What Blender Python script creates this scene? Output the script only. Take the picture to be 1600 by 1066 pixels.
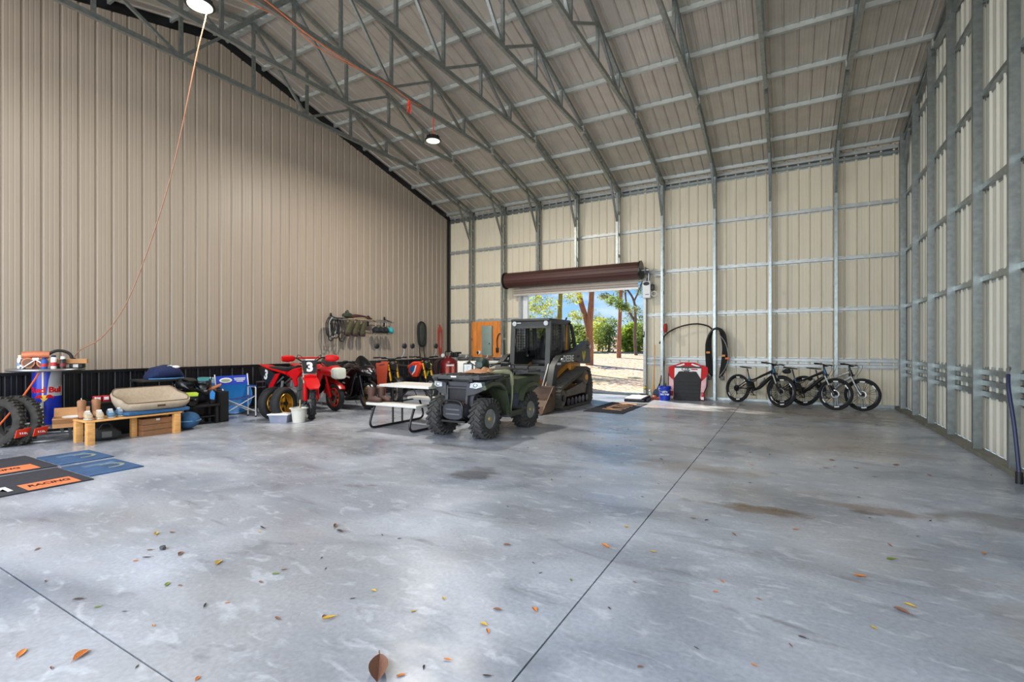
import bpy, bmesh, math, random
from mathutils import Vector as V, Matrix, Euler
random.seed(7)
PI = math.pi
for o in list(bpy.data.objects): bpy.data.objects.remove(o)
SC = bpy.context.scene
COL = SC.collection

# ------------------------------------------------------------------ camera, sky, sun, exposure
cam = bpy.data.objects.new('camera', bpy.data.cameras.new('camera'))
COL.objects.link(cam)
cam.location = (0, 0, 1.4)
cam.rotation_euler = (PI/2, 0, math.radians(29.75))
cam.data.sensor_width = 36
cam.data.lens = 755/1600*36
cam.data.shift_y = 0.0056
cam.data.clip_end = 400
SC.camera = cam
SC.view_settings.view_transform = 'Standard'
SC.view_settings.look = 'None'
SC.view_settings.gamma = 1
SC.view_settings.use_curve_mapping = False
SC.view_settings.exposure = 0.75

def lin(c):
    return tuple(((v/255)/12.92 if v/255 <= .04045 else ((v/255+.055)/1.055)**2.4) for v in c)

def nd(nt, t, **k):
    n = nt.nodes.new(t)
    for a, b in k.items(): setattr(n, a, b)
    return n

W = bpy.data.worlds.new('sky'); SC.world = W; W.use_nodes = True
nt = W.node_tree; nt.nodes.clear()
tc = nd(nt, 'ShaderNodeTexCoord'); sx = nd(nt, 'ShaderNodeSeparateXYZ')
nt.links.new(tc.outputs['Generated'], sx.inputs[0])
rp = nd(nt, 'ShaderNodeValToRGB')
rp.color_ramp.elements[0].position = 0.0; rp.color_ramp.elements[0].color = (*lin((176, 214, 244)), 1)
rp.color_ramp.elements[1].position = 0.6; rp.color_ramp.elements[1].color = (*lin((66, 132, 220)), 1)
e = rp.color_ramp.elements.new(0.18); e.color = (*lin((92, 168, 238)), 1)
nt.links.new(sx.outputs['Z'], rp.inputs[0])
mp = nd(nt, 'ShaderNodeMapping'); mp.inputs['Scale'].default_value = (3, 3, 8); mp.inputs['Location'].default_value = (.3, .1, .4)
nz = nd(nt, 'ShaderNodeTexNoise'); nz.inputs['Scale'].default_value = 1.3; nz.inputs['Detail'].default_value = 6
cr = nd(nt, 'ShaderNodeValToRGB'); cr.color_ramp.elements[0].position = .56; cr.color_ramp.elements[1].position = .74
mx = nd(nt, 'ShaderNodeMixRGB'); mx.inputs[2].default_value = (.95, .97, 1, 1)
nt.links.new(tc.outputs['Generated'], mp.inputs[0]); nt.links.new(mp.outputs[0], nz.inputs[0])
nt.links.new(nz.outputs[0], cr.inputs[0]); nt.links.new(cr.outputs[0], mx.inputs[0]); nt.links.new(rp.outputs[0], mx.inputs[1])
bg = nd(nt, 'ShaderNodeBackground'); bg.inputs[1].default_value = 0.72
wo = nd(nt, 'ShaderNodeOutputWorld')
nt.links.new(mx.outputs[0], bg.inputs[0]); nt.links.new(bg.outputs[0], wo.inputs[0])

sun = bpy.data.objects.new('sun', bpy.data.lights.new('sun', 'SUN')); COL.objects.link(sun)
sun.data.energy = 6.5; sun.data.angle = math.radians(.6); sun.data.color = (1, .93, .82)
sd = V((.80, -.50, -.62))       # direction the sunlight travels
sun.rotation_euler = sd.to_track_quat('-Z', 'Y').to_euler()
sun.location = (-20, 25, 20)

# added area light, standing in for daylight from the open side behind the camera
dl = bpy.data.objects.new('open_bay_daylight', bpy.data.lights.new('open_bay_daylight', 'AREA')); COL.objects.link(dl)
dl.data.shape = 'RECTANGLE'; dl.data.size = 12.4; dl.data.size_y = 5.2; dl.data.energy = 660; dl.data.color = (.90, .95, 1)
dl.location = (-4.1, -2.1, 2.9); dl.rotation_euler = (PI/2, 0, 0)

# ------------------------------------------------------------------ materials (all procedural)
MATS = {}
def M(name, rgb=(128, 128, 128), rough=.6, metal=0, var=.12, sc=8, bump=0, spec=.5, stretch=None, alpha=1, emit=0, trans=0, coat=0):
    if name in MATS: return MATS[name]
    m = bpy.data.materials.new(name); m.use_nodes = True
    n = m.node_tree; b = n.nodes['Principled BSDF']
    c = lin(rgb)
    t = nd(n, 'ShaderNodeTexCoord'); mpp = nd(n, 'ShaderNodeMapping'); mpp.inputs['Scale'].default_value = stretch or (1, 1, 1)
    z = nd(n, 'ShaderNodeTexNoise'); z.inputs['Scale'].default_value = sc; z.inputs['Detail'].default_value = 5
    n.links.new(t.outputs['Object'], mpp.inputs[0]); n.links.new(mpp.outputs[0], z.inputs[0])
    r = nd(n, 'ShaderNodeValToRGB'); r.color_ramp.elements[0].position = .3; r.color_ramp.elements[1].position = .7
    r.color_ramp.elements[0].color = (*[max(0, v*(1-var)) for v in c], 1)
    r.color_ramp.elements[1].color = (*[min(1, v*(1+var)) for v in c], 1)
    n.links.new(z.outputs[0], r.inputs[0]); n.links.new(r.outputs[0], b.inputs['Base Color'])
    b.inputs['Roughness'].default_value = rough; b.inputs['Metallic'].default_value = metal
    b.inputs['Specular IOR Level'].default_value = spec
    if coat: b.inputs['Coat Weight'].default_value = coat
    if trans: b.inputs['Transmission Weight'].default_value = trans
    if alpha < 1: b.inputs['Alpha'].default_value = alpha
    if emit:
        n.links.new(r.outputs[0], b.inputs['Emission Color']); b.inputs['Emission Strength'].default_value = emit
    if bump:
        bp = nd(n, 'ShaderNodeBump'); bp.inputs['Strength'].default_value = bump; bp.inputs['Distance'].default_value = .01
        n.links.new(z.outputs[0], bp.inputs['Height']); n.links.new(bp.outputs[0], b.inputs['Normal'])
    MATS[name] = m
    return m

GALV = M('galvanised steel', (150, 156, 154), .36, .85, .16, 14)
GALVB = M('bright hat channel steel', (176, 178, 174), .45, .6, .12, 10)
PURL = M('pale galvanised purlin', (176, 180, 176), .35, .6, .08, 10)
DECK = M('galvalume roof sheet', (190, 183, 172), .36, .55, .08, 3, stretch=(1, .15, 1))
CREAM = M('cream steel wall sheet', (214, 204, 180), .5, 0, .05, 3, stretch=(1, 1, .2))
CREAM2 = M('pale steel wall sheet', (196, 194, 180), .45, .1, .07, 3, stretch=(1, 1, .2))
TAUPE = M('taupe painted steel sheet', (156, 143, 127), .45, 0, .04, 2, stretch=(1, 1, .2))
BLACKW = M('black painted steel sheet', (13, 15, 19), .35, 0, .2, 6)
BLACK = M('black plastic', (20, 20, 21), .5, 0, .25, 20)
BLKMET = M('black powder coated steel', (16, 16, 17), .35, 0, .2, 20)
RUBBER = M('tyre rubber', (24, 24, 25), .75, 0, .3, 25, bump=.3)
DRUBBER = M('dusty tyre rubber', (58, 57, 55), .85, 0, .35, 18, bump=.3)
STEEL = M('bare steel', (170, 172, 174), .3, .9, .1, 20)
ALU = M('cast aluminium', (150, 150, 146), .4, .8, .12, 20)
RED = M('red plastic', (190, 4, 8), .5, 0, .1, 6, spec=.25)
DRED = M('red gloss fairing', (176, 8, 14), .3, 0, .08, 4, coat=.5)
WHITE = M('white plastic', (225, 226, 224), .45, 0, .04, 6)
OFFW = M('off white plastic', (205, 203, 195), .5, 0, .06, 6)
ORANGE = M('orange plastic', (214, 92, 32), .45, 0, .1, 6)
GOLD = M('gold anodised metal', (205, 150, 46), .32, .7, .12, 12)
WOOD = M('pine wood', (214, 158, 92), .6, 0, .2, 5, stretch=(2, 2, 14))
CARD = M('brown cardboard', (176, 128, 82), .8, 0, .1, 9)
GLASS = M('dark glass', (30, 36, 36), .08, 0, .1, 4, alpha=.55)

# ------------------------------------------------------------------ mesh builder
def fr(p, q, up=(0, 0, 1)):
    d = (V(q)-V(p)); L = d.length; d.normalize(); u = V(up)
    if abs(d.dot(u)) > .98: u = V((0, 1, 0)) if abs(d.y) < .9 else V((1, 0, 0))
    s = d.cross(u).normalized(); u = s.cross(d).normalized()
    return d, s, u, L

class B:
    def __init__(s): s.bm = bmesh.new()
    def loft(s, rings, closed=False, caps=True):
        R = [[s.bm.verts.new(p) for p in r] for r in rings]; n = len(R[0]); k = len(R)
        for i in range(k if closed else k-1):
            a, b = R[i], R[(i+1) % k]
            for j in range(n):
                try: s.bm.faces.new((a[j], a[(j+1) % n], b[(j+1) % n], b[j]))
                except ValueError: pass
        if caps and not closed:
            for r in (R[0], R[-1]):
                try: s.bm.faces.new(r)
                except ValueError: pass
        return s
    def box(s, x, y, z, sx, sy, sz, rot=None, bev=0):
        vs = []
        m = Euler(rot).to_matrix() if rot else None
        b = min(bev, sx*.45, sy*.45, sz*.45)
        def pt(i, j, k):
            p = V((i*sx/2, j*sy/2, k*sz/2))
            return (m @ p if m else p)+V((x, y, z))
        if not b:
            v = [s.bm.verts.new(pt(i, j, k)) for i in (-1, 1) for j in (-1, 1) for k in (-1, 1)]
            for f in ((0, 1, 3, 2), (4, 6, 7, 5), (0, 4, 5, 1), (2, 3, 7, 6), (0, 2, 6, 4), (1, 5, 7, 3)):
                s.bm.faces.new([v[i] for i in f])
        else:
            t = bmesh.new(); bmesh.ops.create_cube(t, size=1)
            for v in t.verts: v.co = V((v.co.x*sx, v.co.y*sy, v.co.z*sz))
            bmesh.ops.bevel(t, geom=list(t.edges), offset=b, segments=2, affect='EDGES', profile=.5)
            mp = {v: s.bm.verts.new((m @ v.co if m else v.co)+V((x, y, z))) for v in t.verts}
            for f in t.faces: s.bm.faces.new([mp[v] for v in f.verts])
            t.free()
        return s
    def bar(s, p, q, w, h=None, up=(0, 0, 1)):
        h = h or w; d, sd_, u, L = fr(p, q, up)
        s.loft([[V(c)+sd_*a*w/2+u*b*h/2 for a, b in ((-1, -1), (1, -1), (1, 1), (-1, 1))] for c in (p, q)])
        return s
    def cyl(s, p, q, r, r2=None, n=12):
        r2 = r if r2 is None else r2
        d, a, u, L = fr(p, q)
        s.loft([[V(c)+(a*math.cos(t*2*PI/n)+u*math.sin(t*2*PI/n))*rr for t in range(n)] for c, rr in ((p, r), (q, r2))])
        return s
    def tube(s, pts, r, n=8, closed=False, sub=0):
        pts = [V(p) for p in pts]
        if sub: pts = smooth_path(pts, sub, closed)
        k = len(pts); rings = []; pu = None
        for i, p in enumerate(pts):
            a = pts[i-1] if i or closed else p; b = pts[(i+1) % k] if i < k-1 or closed else p
            d = (b-a).normalized()
            if pu is None: pu = V((0, 0, 1)) if abs(d.z) < .9 else V((1, 0, 0))
            sd_ = d.cross(pu).normalized(); u = sd_.cross(d).normalized(); pu = u
            rr = r[i*len(r)//k] if isinstance(r, (list, tuple)) else r
            rings.append([p+(sd_*math.cos(t*2*PI/n)+u*math.sin(t*2*PI/n))*rr for t in range(n)])
        return s.loft(rings, closed=closed)
    def torus(s, c, R, a, b=None, ax='Y', n=36, m=10, arc=None, sq=1):
        b = b or a; c = V(c); rings = []
        t0, t1 = arc if arc else (0, 2*PI)
        k = n if not arc else n+1
        for i in range(k):
            t = t0+(t1-t0)*i/n
            e1 = {'Y': V((math.cos(t), 0, math.sin(t))), 'X': V((0, math.cos(t), math.sin(t))), 'Z': V((math.cos(t), math.sin(t), 0))}[ax]
            e2 = {'Y': V((0, 1, 0)), 'X': V((1, 0, 0)), 'Z': V((0, 0, 1))}[ax]
            ring = []
            for j in range(m):
                q = 2*PI*j/m; cq, sq_ = math.cos(q), math.sin(q)
                cq = math.copysign(abs(cq)**sq, cq); sq_ = math.copysign(abs(sq_)**sq, sq_)
                ring.append(c+e1*(R+a*cq)+e2*b*sq_)
            rings.append(ring)
        return s.loft(rings, closed=not arc)
    def lathe(s, prof, c=(0, 0, 0), ax='Z', n=24):
        c = V(c); e = {'Z': (V((1, 0, 0)), V((0, 1, 0)), V((0, 0, 1))), 'Y': (V((1, 0, 0)), V((0, 0, 1)), V((0, 1, 0))), 'X': (V((0, 1, 0)), V((0, 0, 1)), V((1, 0, 0)))}[ax]
        return s.loft([[c+e[0]*r*math.cos(2*PI*t/n)+e[1]*r*math.sin(2*PI*t/n)+e[2]*h for t in range(n)] for r, h in prof])
    def prism(s, poly, ax, a, b):
        f = {'Y': lambda u, v, w: (u, w, v), 'X': lambda u, v, w: (w, u, v), 'Z': lambda u, v, w: (u, v, w)}[ax]
        return s.loft([[f(u, v, w) for u, v in poly] for w in (a, b)])
    def ell(s, c, rx, ry, rz, n=16, k=10, rot=None, z0=-1, z1=1):
        m = Euler(rot).to_matrix() if rot else Matrix.Identity(3)
        c = V(c); rings = []
        p0, p1 = math.asin(z0), math.asin(z1)
        for i in range(k+1):
            p = p0+(p1-p0)*i/k; r = max(math.cos(p), .012)
            rings.append([c+m @ V((rx*r*math.cos(2*PI*t/n), ry*r*math.sin(2*PI*t/n), rz*math.sin(p))) for t in range(n)])
        return s.loft(rings)
    def hull(s, secs, ax='X', n=18, e=2.6):
        rings = []
        for x, yc, zc, ry, rz in secs:
            ring = []
            for t in range(n):
                q = 2*PI*t/n; c_, s_ = math.cos(q), math.sin(q)
                a = math.copysign(abs(c_)**(2/e), c_)*ry; b = math.copysign(abs(s_)**(2/e), s_)*rz
                ring.append((x, yc+a, zc+b) if ax == 'X' else ((yc+a, x, zc+b) if ax == 'Y' else (yc+a, zc+b, x)))
            rings.append(ring)
        return s.loft(rings)
    def tri(s, *p):
        s.bm.faces.new([s.bm.verts.new(q) for q in p]); return s
    def xf(s, loc=(0, 0, 0), rot=(0, 0, 0)):
        bmesh.ops.transform(s.bm, matrix=Matrix.Translation(loc) @ Euler(rot).to_matrix().to_4x4(), verts=s.bm.verts); return s
    def o(s, name, m, par=None, smooth=True, ang=40):
        bmesh.ops.recalc_face_normals(s.bm, faces=s.bm.faces)
        me = bpy.data.meshes.new(name); s.bm.to_mesh(me); s.bm.free()
        me.materials.append(m)
        if smooth:
            me.polygons.foreach_set('use_smooth', [True]*len(me.polygons))
            me.set_sharp_from_angle(angle=math.radians(ang))
        return link(name, me, par)

def link(name, me, par=None, loc=None, rot=None):
    o = bpy.data.objects.new(name, me); COL.objects.link(o)
    if par: o.parent = par
    if loc is not None: o.location = loc
    if rot is not None: o.rotation_euler = rot
    return o

def smooth_path(p, sub, closed=False):
    out = []; n = len(p)
    rng = range(n if closed else n-1)
    for i in rng:
        p0 = p[i-1] if (i or closed) else p[0]; p1 = p[i]; p2 = p[(i+1) % n]; p3 = p[(i+2) % n] if (i+2 < n or closed) else p[-1]
        for j in range(sub):
            t = j/sub
            out.append(.5*((2*p1)+(p2-p0)*t+(2*p0-5*p1+4*p2-p3)*t*t+(3*p1-p0-3*p2+p3)*t**3))
    if not closed: out.append(p[-1])
    return out

def tag(o, label, cat, group=None, kind=None):
    o['label'] = label; o['category'] = cat
    if group: o['group'] = group
    if kind: o['kind'] = kind
    return o
def thing(name, label, cat, loc=(0, 0, 0), rz=0, group=None, rot=None):
    o = bpy.data.objects.new(name, None); COL.objects.link(o); o.empty_display_size = .1
    o.location = loc; o.rotation_euler = rot or (0, 0, rz)
    return tag(o, label, cat, group)
def struct(o): o['kind'] = 'structure'; return o
def lab(o, t): o['label'] = t; return o

def text(s, size, m, par, loc, rot, name='lettering', sx=1, bold=.0, shear=0):
    c = bpy.data.curves.new(name, 'FONT'); c.body = s; c.size = size; c.align_x = 'CENTER'; c.align_y = 'CENTER'
    c.extrude = .0015; c.offset = bold; c.shear = shear; c.resolution_u = 3
    t = bpy.data.objects.new('t', c); COL.objects.link(t)
    bpy.context.view_layer.update()
    me = bpy.data.meshes.new_from_object(t.evaluated_get(bpy.context.evaluated_depsgraph_get()))
    bpy.data.objects.remove(t); me.materials.clear(); me.materials.append(m); me.name = name
    o = link(name, me, par, loc, rot); o.scale = (sx, 1, 1)
    return o
# ------------------------------------------------------------------ the building
XW, XR, YF, YN, YRI = -10.51, 2.27, 13.9, -2.2, 5.85
def zr(y): return 5.99+.25*(13.8-max(y, 2*YRI-y))         # underside of the purlins
DK = .09

def concrete():
    m = bpy.data.materials.new('polished grey concrete'); m.use_nodes = True
    n = m.node_tree; b = n.nodes['Principled BSDF']; L = n.links.new
    t = nd(n, 'ShaderNodeTexCoord')
    def noise(scale, det, st=(1, 1, 1), dist=0, rot=0):
        mp = nd(n, 'ShaderNodeMapping'); mp.inputs['Scale'].default_value = st; mp.inputs['Rotation'].default_value = (0, 0, rot)
        z = nd(n, 'ShaderNodeTexNoise'); z.inputs['Scale'].default_value = scale; z.inputs['Detail'].default_value = det; z.inputs['Distortion'].default_value = dist
        L(t.outputs['Object'], mp.inputs[0]); L(mp.outputs[0], z.inputs[0]); return z.outputs[0]
    def ramp(s, p0, p1, c0=(0, 0, 0), c1=(1, 1, 1)):
        r = nd(n, 'ShaderNodeValToRGB'); r.color_ramp.elements[0].position = p0; r.color_ramp.elements[1].position = p1
        r.color_ramp.elements[0].color = (*c0, 1); r.color_ramp.elements[1].color = (*c1, 1); L(s, r.inputs[0]); return r.outputs[0]
    def mix(f, a, b_, mode='MIX', fac=None):
        x = nd(n, 'ShaderNodeMixRGB', blend_type=mode)
        if fac is not None: x.inputs[0].default_value = fac
        else: L(f, x.inputs[0])
        for i, v in ((1, a), (2, b_)):
            if isinstance(v, tuple): x.inputs[i].default_value = (*v, 1)
            else: L(v, x.inputs[i])
        return x.outputs[0]
    base = ramp(noise(.7, 6, (1, 1.6, 1), .6), .3, .72, lin((116, 123, 133)), lin((184, 190, 199)))
    wf_ = nd(n, 'ShaderNodeMath', operation='MULTIPLY'); L(ramp(noise(.35, 3), .5, .68), wf_.inputs[0]); wf_.inputs[1].default_value = .55
    c = mix(wf_.outputs[0], base, lin((158, 155, 150)))
    # pale trowel swirls and light scratches
    sw = ramp(noise(4.5, 10, (1, 2.2, 1), 1.0, .5), .56, .68)
    sw2 = nd(n, 'ShaderNodeMath', operation='MULTIPLY'); L(sw, sw2.inputs[0]); sw2.inputs[1].default_value = .38
    c = mix(sw2.outputs[0], c, lin((206, 211, 217)))
    dk = ramp(noise(1.4, 8, (1, 3, 1), 1.2, -.35), .6, .72)
    dk2 = nd(n, 'ShaderNodeMath', operation='MULTIPLY'); L(dk, dk2.inputs[0]); dk2.inputs[1].default_value = .55
    c = mix(dk2.outputs[0], c, lin((98, 100, 104)))
    # stains that sit on the slab: x, y, half length x, half length y, colour, strength
    for x, y, a, b_, col, st in ((-.25, 4.62, .42, .10, (96, 70, 46), .75), (-.1, 4.72, .34, .06, (86, 66, 46), .7), (.7, 5.15, .42, .16, (112, 84, 58), .6),
                                 (.62, 5.02, .16, .06, (70, 54, 40), .6), (1.5, 5.3, .5, .3, (92, 82, 70), .5), (-3.02, 4.4, .28, .3, (64, 62, 62), .7),
                                 (-4.2, 5.4, .7, .25, (96, 92, 90), .45), (-.9, 5.9, .8, .3, (128, 112, 94), .45), (.4, 8.6, 1.3, 1.6, (150, 132, 112), .4), (.3, 11.9, 2.4, 1.1, (140, 122, 102), .5),
                                 (-2.6, 11.6, .5, .35, (150, 112, 92), .5), (-6.6, 4.9, 1.1, .5, (96, 100, 108), .5), (1.4, 3.3, .5, .9, (150, 140, 130), .35)):
        mp = nd(n, 'ShaderNodeMapping'); mp.inputs['Location'].default_value = (-x/a, -y/b_, 0); mp.inputs['Scale'].default_value = (1/a, 1/b_, 0)
        zz = nd(n, 'ShaderNodeTexNoise'); zz.inputs['Scale'].default_value = 5; zz.inputs['Detail'].default_value = 6
        ad = nd(n, 'ShaderNodeVectorMath', operation='ADD'); L(t.outputs['Object'], mp.inputs[0]); L(t.outputs['Object'], zz.inputs[0])
        ln = nd(n, 'ShaderNodeVectorMath', operation='LENGTH'); L(mp.outputs[0], ln.inputs[0])
        sb = nd(n, 'ShaderNodeMath', operation='ADD'); L(ln.outputs['Value'], sb.inputs[0])
        mz = nd(n, 'ShaderNodeMath', operation='MULTIPLY_ADD'); L(zz.outputs[0], mz.inputs[0]); mz.inputs[1].default_value = 2.2; mz.inputs[2].default_value = -1.1
        L(mz.outputs[0], sb.inputs[1])
        mr = nd(n, 'ShaderNodeMapRange', interpolation_type='SMOOTHSTEP'); mr.inputs[1].default_value = .35; mr.inputs[2].default_value = 1.25; mr.inputs[3].default_value = st; mr.inputs[4].default_value = 0
        L(sb.outputs[0], mr.inputs[0])
        c = mix(mr.outputs[0], c, lin(col))
    fine = ramp(noise(40, 4), .3, .7, (.86, .86, .86), (1.08, 1.08, 1.08))
    c = mix(None, c, fine, 'MULTIPLY', 1)
    L(c, b.inputs['Base Color'])
    L(ramp(noise(1.1, 7, (1, 1.5, 1), .8), .35, .7, (.20,)*3, (.48,)*3), b.inputs['Roughness'])
    b.inputs['Specular IOR Level'].default_value = .55
    bp = nd(n, 'ShaderNodeBump'); bp.inputs['Strength'].default_value = .25; bp.inputs['Distance'].default_value = .01
    L(noise(3, 8, (1, 1.4, 1), .8), bp.inputs['Height']); L(bp.outputs[0], b.inputs['Normal'])
    return m
CONC = concrete()
DIRT = M('joint dirt', (52, 48, 44), .9, 0, .2, 9)

f = struct(B().box((XW+XR)/2, (YN+YF)/2, -.19, XR-XW+.3, YF-YN+.3, .1).o('floor', DIRT, smooth=False))
XJ = [XW-.05, -1.0, XR]; YJ = [-2.5, 1.05, 4.15, 7.25, 13.95]; gap = {1.05: .005, 4.15: .0018, 7.25: .0007, -1.0: .0045}
for i in range(2):
    for j in range(4):
        x0, x1, y0, y1 = XJ[i]+gap.get(XJ[i], 0), XJ[i+1]-gap.get(XJ[i+1], 0), YJ[j]+gap.get(YJ[j], 0), YJ[j+1]-gap.get(YJ[j+1], 0)
        B().prism([(x0, y0), (x1, y0), (x1, y1), (x0, y1)], 'Z', -.14, 0).o('slab', CONC, f, smooth=False)

def ribbed(L, z0, z1a, z1b, flip=1, pitch=.235, apex=None):
    """A run of ribbed sheet along local x (0..L), z0 to a sloping top; ribs stand out towards local -y (flip)."""
    pts = []
    x = 0; k = 0
    P = [(0, .024), (.012, .024), (.032, 0), (.085, 0), (.092, .002), (.104, .002), (.111, 0), (.146, 0), (.153, .002), (.165, .002), (.172, 0), (.215, 0)]
    while x < L-1e-6:
        for dx, h in P:
            if x+dx < L-1e-4: pts.append((x+dx, h))
        x += pitch
    pts.append((L, .024))
    b = B()
    lo = [b.bm.verts.new((px, -h*flip, z0)) for px, h in pts]
    hi = [b.bm.verts.new((px, -h*flip, (z1a+(z1b-z1a)*px/L))) for px, h in pts]
    for i in range(len(pts)-1): b.bm.faces.new((lo[i], lo[i+1], hi[i+1], hi[i]))
    return b
SHEET = .94
def run_sheets(wall, length, base_loc, rz, ztop, z0, m, flip=1, name='wall_sheet', skip=None):
    n = int(math.ceil(length/SHEET)); cache = {}
    for i in range(n):
        a, e_ = i*SHEET, min((i+1)*SHEET, length)
        za, zb = ztop(a), ztop(e_)
        for lo, hi1, hi2 in (skip(a, e_, z0, za, zb) if skip else [(z0, za, zb)]):
            key = (round(e_-a, 3), round(lo, 3), round(hi1, 3), round(hi2, 3))
            d = V((math.cos(rz), math.sin(rz), 0))*a
            if key in cache: link(name, cache[key], wall, V(base_loc)+d, (0, 0, rz)); continue
            o = ribbed(e_-a, lo, hi1, hi2, flip).o(name, m, wall, ang=15)
            o.location = V(base_loc)+d; o.rotation_euler = (0, 0, rz); cache[key] = o.data

# ---- left wall: taupe sheets over a black wainscot
wl = struct(B().box(XW-.12, (YN+YF)/2, .5, .04, YF-YN, 1.0).o('wall_left', BLACKW, smooth=False))
def ztl(s):                       # s runs from the far wall towards the near eave
    return zr(13.86-s)-.06
half = 13.86-YRI
def split_ridge(fn):
    def g(a, e_, z0, za, zb): return [(z0, za, zb)]
    return g
run_sheets(wl, half, (XW, 13.86, 0), -PI/2, ztl, .97, TAUPE, 1)
run_sheets(wl, YRI-YN, (XW, YRI, 0), -PI/2, lambda s: zr(YRI-s)-.06, .97, TAUPE, 1)
run_sheets(wl, 13.86-YN, (XW-.004, 13.86, 0), -PI/2, lambda s: .97, .02, BLACKW, 1, 'wainscot_sheet')
B().box(XW+.004, (13.86+YN)/2, .972, .05, 13.86-YN, .05).o('wainscot_trim', BLACKW, wl, smooth=False)
B().box(XW+.02, (13.86+YN)/2, .03, .03, 13.86-YN, .06).o('base_trim', BLACKW, wl, smooth=False)
for y0, y1 in ((13.86, YRI), (YRI, YN)):
    B().prism([(y0, zr(y0)-.10), (y1, zr(y1)-.10), (y1, zr(y1)+DK-.004), (y0, zr(y0)+DK-.004)], 'X', XW-.05, XW+.012).o('rake_trim', BLACKW, wl, smooth=False)
B().box(XW+.035, 13.8, 3.6, .07, .1, 4.78).o('corner_trim', BLACKW, wl, smooth=False)
B().box(XW+.035, 13.8, .61, .06, .08, 1.2).o('corner_post', GALV, wl, smooth=False)

# ---- far wall: cream sheets on hat channel girts and ladder columns, with the door opening
DX0, DX1, DZ = -7.52, -3.55, 3.3
wf = struct(B().box((XW+XR)/2, 13.86, .03, XR-XW-.1, .09, .06).o('wall_far', GALV, smooth=False))
def far_run(x0, x1, z0, z1):
    run_sheets(wf, x1-x0, (x0, 13.9, 0), 0, lambda s: z1, z0, CREAM, 1)
far_run(XW, DX0, .0, 6.05); far_run(DX0, DX1, DZ, 6.05); far_run(DX1, XR, .0, 6.05)
XC = [-9.40, -8.13, -6.85, -5.55, -4.27, -3.01, -1.67, -.39, .97, 2.2]
GZ = [5.95, 4.72, 3.50, 2.29, 1.07, .93]
def hat_x(x0, x1, z, name='girt', m=GALVB, par=wf, y=13.84):
    b = B(); pr = [(.055, -.068), (.055, -.04), (0, -.032), (0, .032), (.055, .04), (.055, .068)]
    a = [(y+p, z+q) for p, q in pr] + [(y+p+.003, z+q) for p, q in reversed(pr)]
    return b.prism(a, 'X', x0, x1).o(name, m, par, smooth=False)
xs = [XW+.06]+XC
for z in GZ:
    for i in range(len(xs)-1):
        a, b_ = xs[i]+(.033 if i else 0), xs[i+1]-.033
        if z < DZ and b_ > DX0 and a < DX1:
            if a < DX0: hat_x(a, DX0-.06, z)
            if b_ > DX1: hat_x(DX1+.06, b_, z)
            continue
        hat_x(a, b_, z)
hat_x(XW+.06, XR-.1, 5.84, 'eave_channel', GALV)
for x in XC:
    z0 = 3.62 if DX0 < x < DX1 else .0
    c = B().box(x, 13.77, (z0+6.05)/2, .062, .062, 6.05-z0).o('column', GALV, wf, smooth=False)
    B().box(x, 13.57, (z0+6.0)/2, .062, .062, 6.0-z0).o('inner_post', GALV, c, smooth=False)
    z = z0+.42
    while z < 5.9:
        B().box(x, 13.67, z, .05, .15, .07).o('spacer', GALV, c, smooth=False); z += .62
# door opening frame
ofr = B()
for x in (DX0-.03, DX1+.03): ofr.box(x, 13.80, DZ/2, .07, .2, DZ)
ofr.box((DX0+DX1)/2, 13.84, DZ+.03, DX1-DX0+.13, .12, .07)
ofr.o('opening_frame', GALVB, wf, smooth=False)
B().box(DX0+.085, 13.93, DZ/2, .16, .1, DZ).o('jamb_trim', WHITE, wf, smooth=False)

# ---- right wall: pale sheets behind posts and hat girts
wr = struct(B().box(2.17, (YN+YF)/2, .028, .15, YF-YN-.2, .056).o('wall_right', M('dark base angle', (112, 110, 100), .6, .2, .2, 6), smooth=False))
run_sheets(wr, half, (XR, YRI, 0), PI/2, lambda s: zr(YRI+s)+.06, .05, CREAM2, -1)
run_sheets(wr, YRI-YN, (XR, YN, 0), PI/2, lambda s: zr(YN+s)+.06, .05, CREAM2, -1)
yp = [13.35]+[12.19-1.195*i for i in range(12)]
for y in yp: B().box(2.17, y, (.05+zr(y)-.05)/2, .095, .065, zr(y)-.1).o('post', GALV, wr, smooth=False)
yy = [13.8]+yp+[YN]
for z in GZ+[.79, 7.1]:
    for i in range(len(yy)-1):
        a, b_ = yy[i]-.033, yy[i+1]+.033
        if z > zr(a)-.1 or z > zr(b_)-.1: continue
        pr = [(0, -.068), (0, -.04), (-.05, -.032), (-.05, .032), (0, .04), (0, .068)]
        q = [(2.262+p, z+r) for p, r in pr]+[(2.265+p, z+r) for p, r in reversed(pr)]
        B().prism(q, 'Y', b_, a).o('girt', GALV, wr, smooth=False)

# ---- roof
ce = struct(B().bar((XW, YRI, zr(YRI)+DK+.03), (XR, YRI, zr(YRI)+DK+.03), .5, .01).o('ceiling', DECK, smooth=False))
sl = math.hypot(1, .25)
nr = int(math.ceil((XR+.25-XW)/SHEET))
for side in (1, -1):
    Ls = (14.15-YRI)*sl
    me = None
    for i in range(nr):
        x0 = XW-.15+i*SHEET
        if me is None:
            b = ribbed(SHEET, 0, Ls, Ls, -1)
            o = b.o('roof_sheet', DECK, ce, ang=15); me = o.data
        else: o = link('roof_sheet', me, ce)
        o.location = (x0 if side == 1 else x0+SHEET, YRI, zr(YRI)+DK)
        # sheet's local z runs down the slope, ribs stand up
        o.rotation_euler = (-PI/2-math.atan(.25), 0, 0) if side == 1 else (-PI/2-math.atan(.25), 0, PI)
pys = [13.71, 12.89, 11.88, 10.87, 9.84, 8.82, 7.8, 6.8, 5.98]
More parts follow.
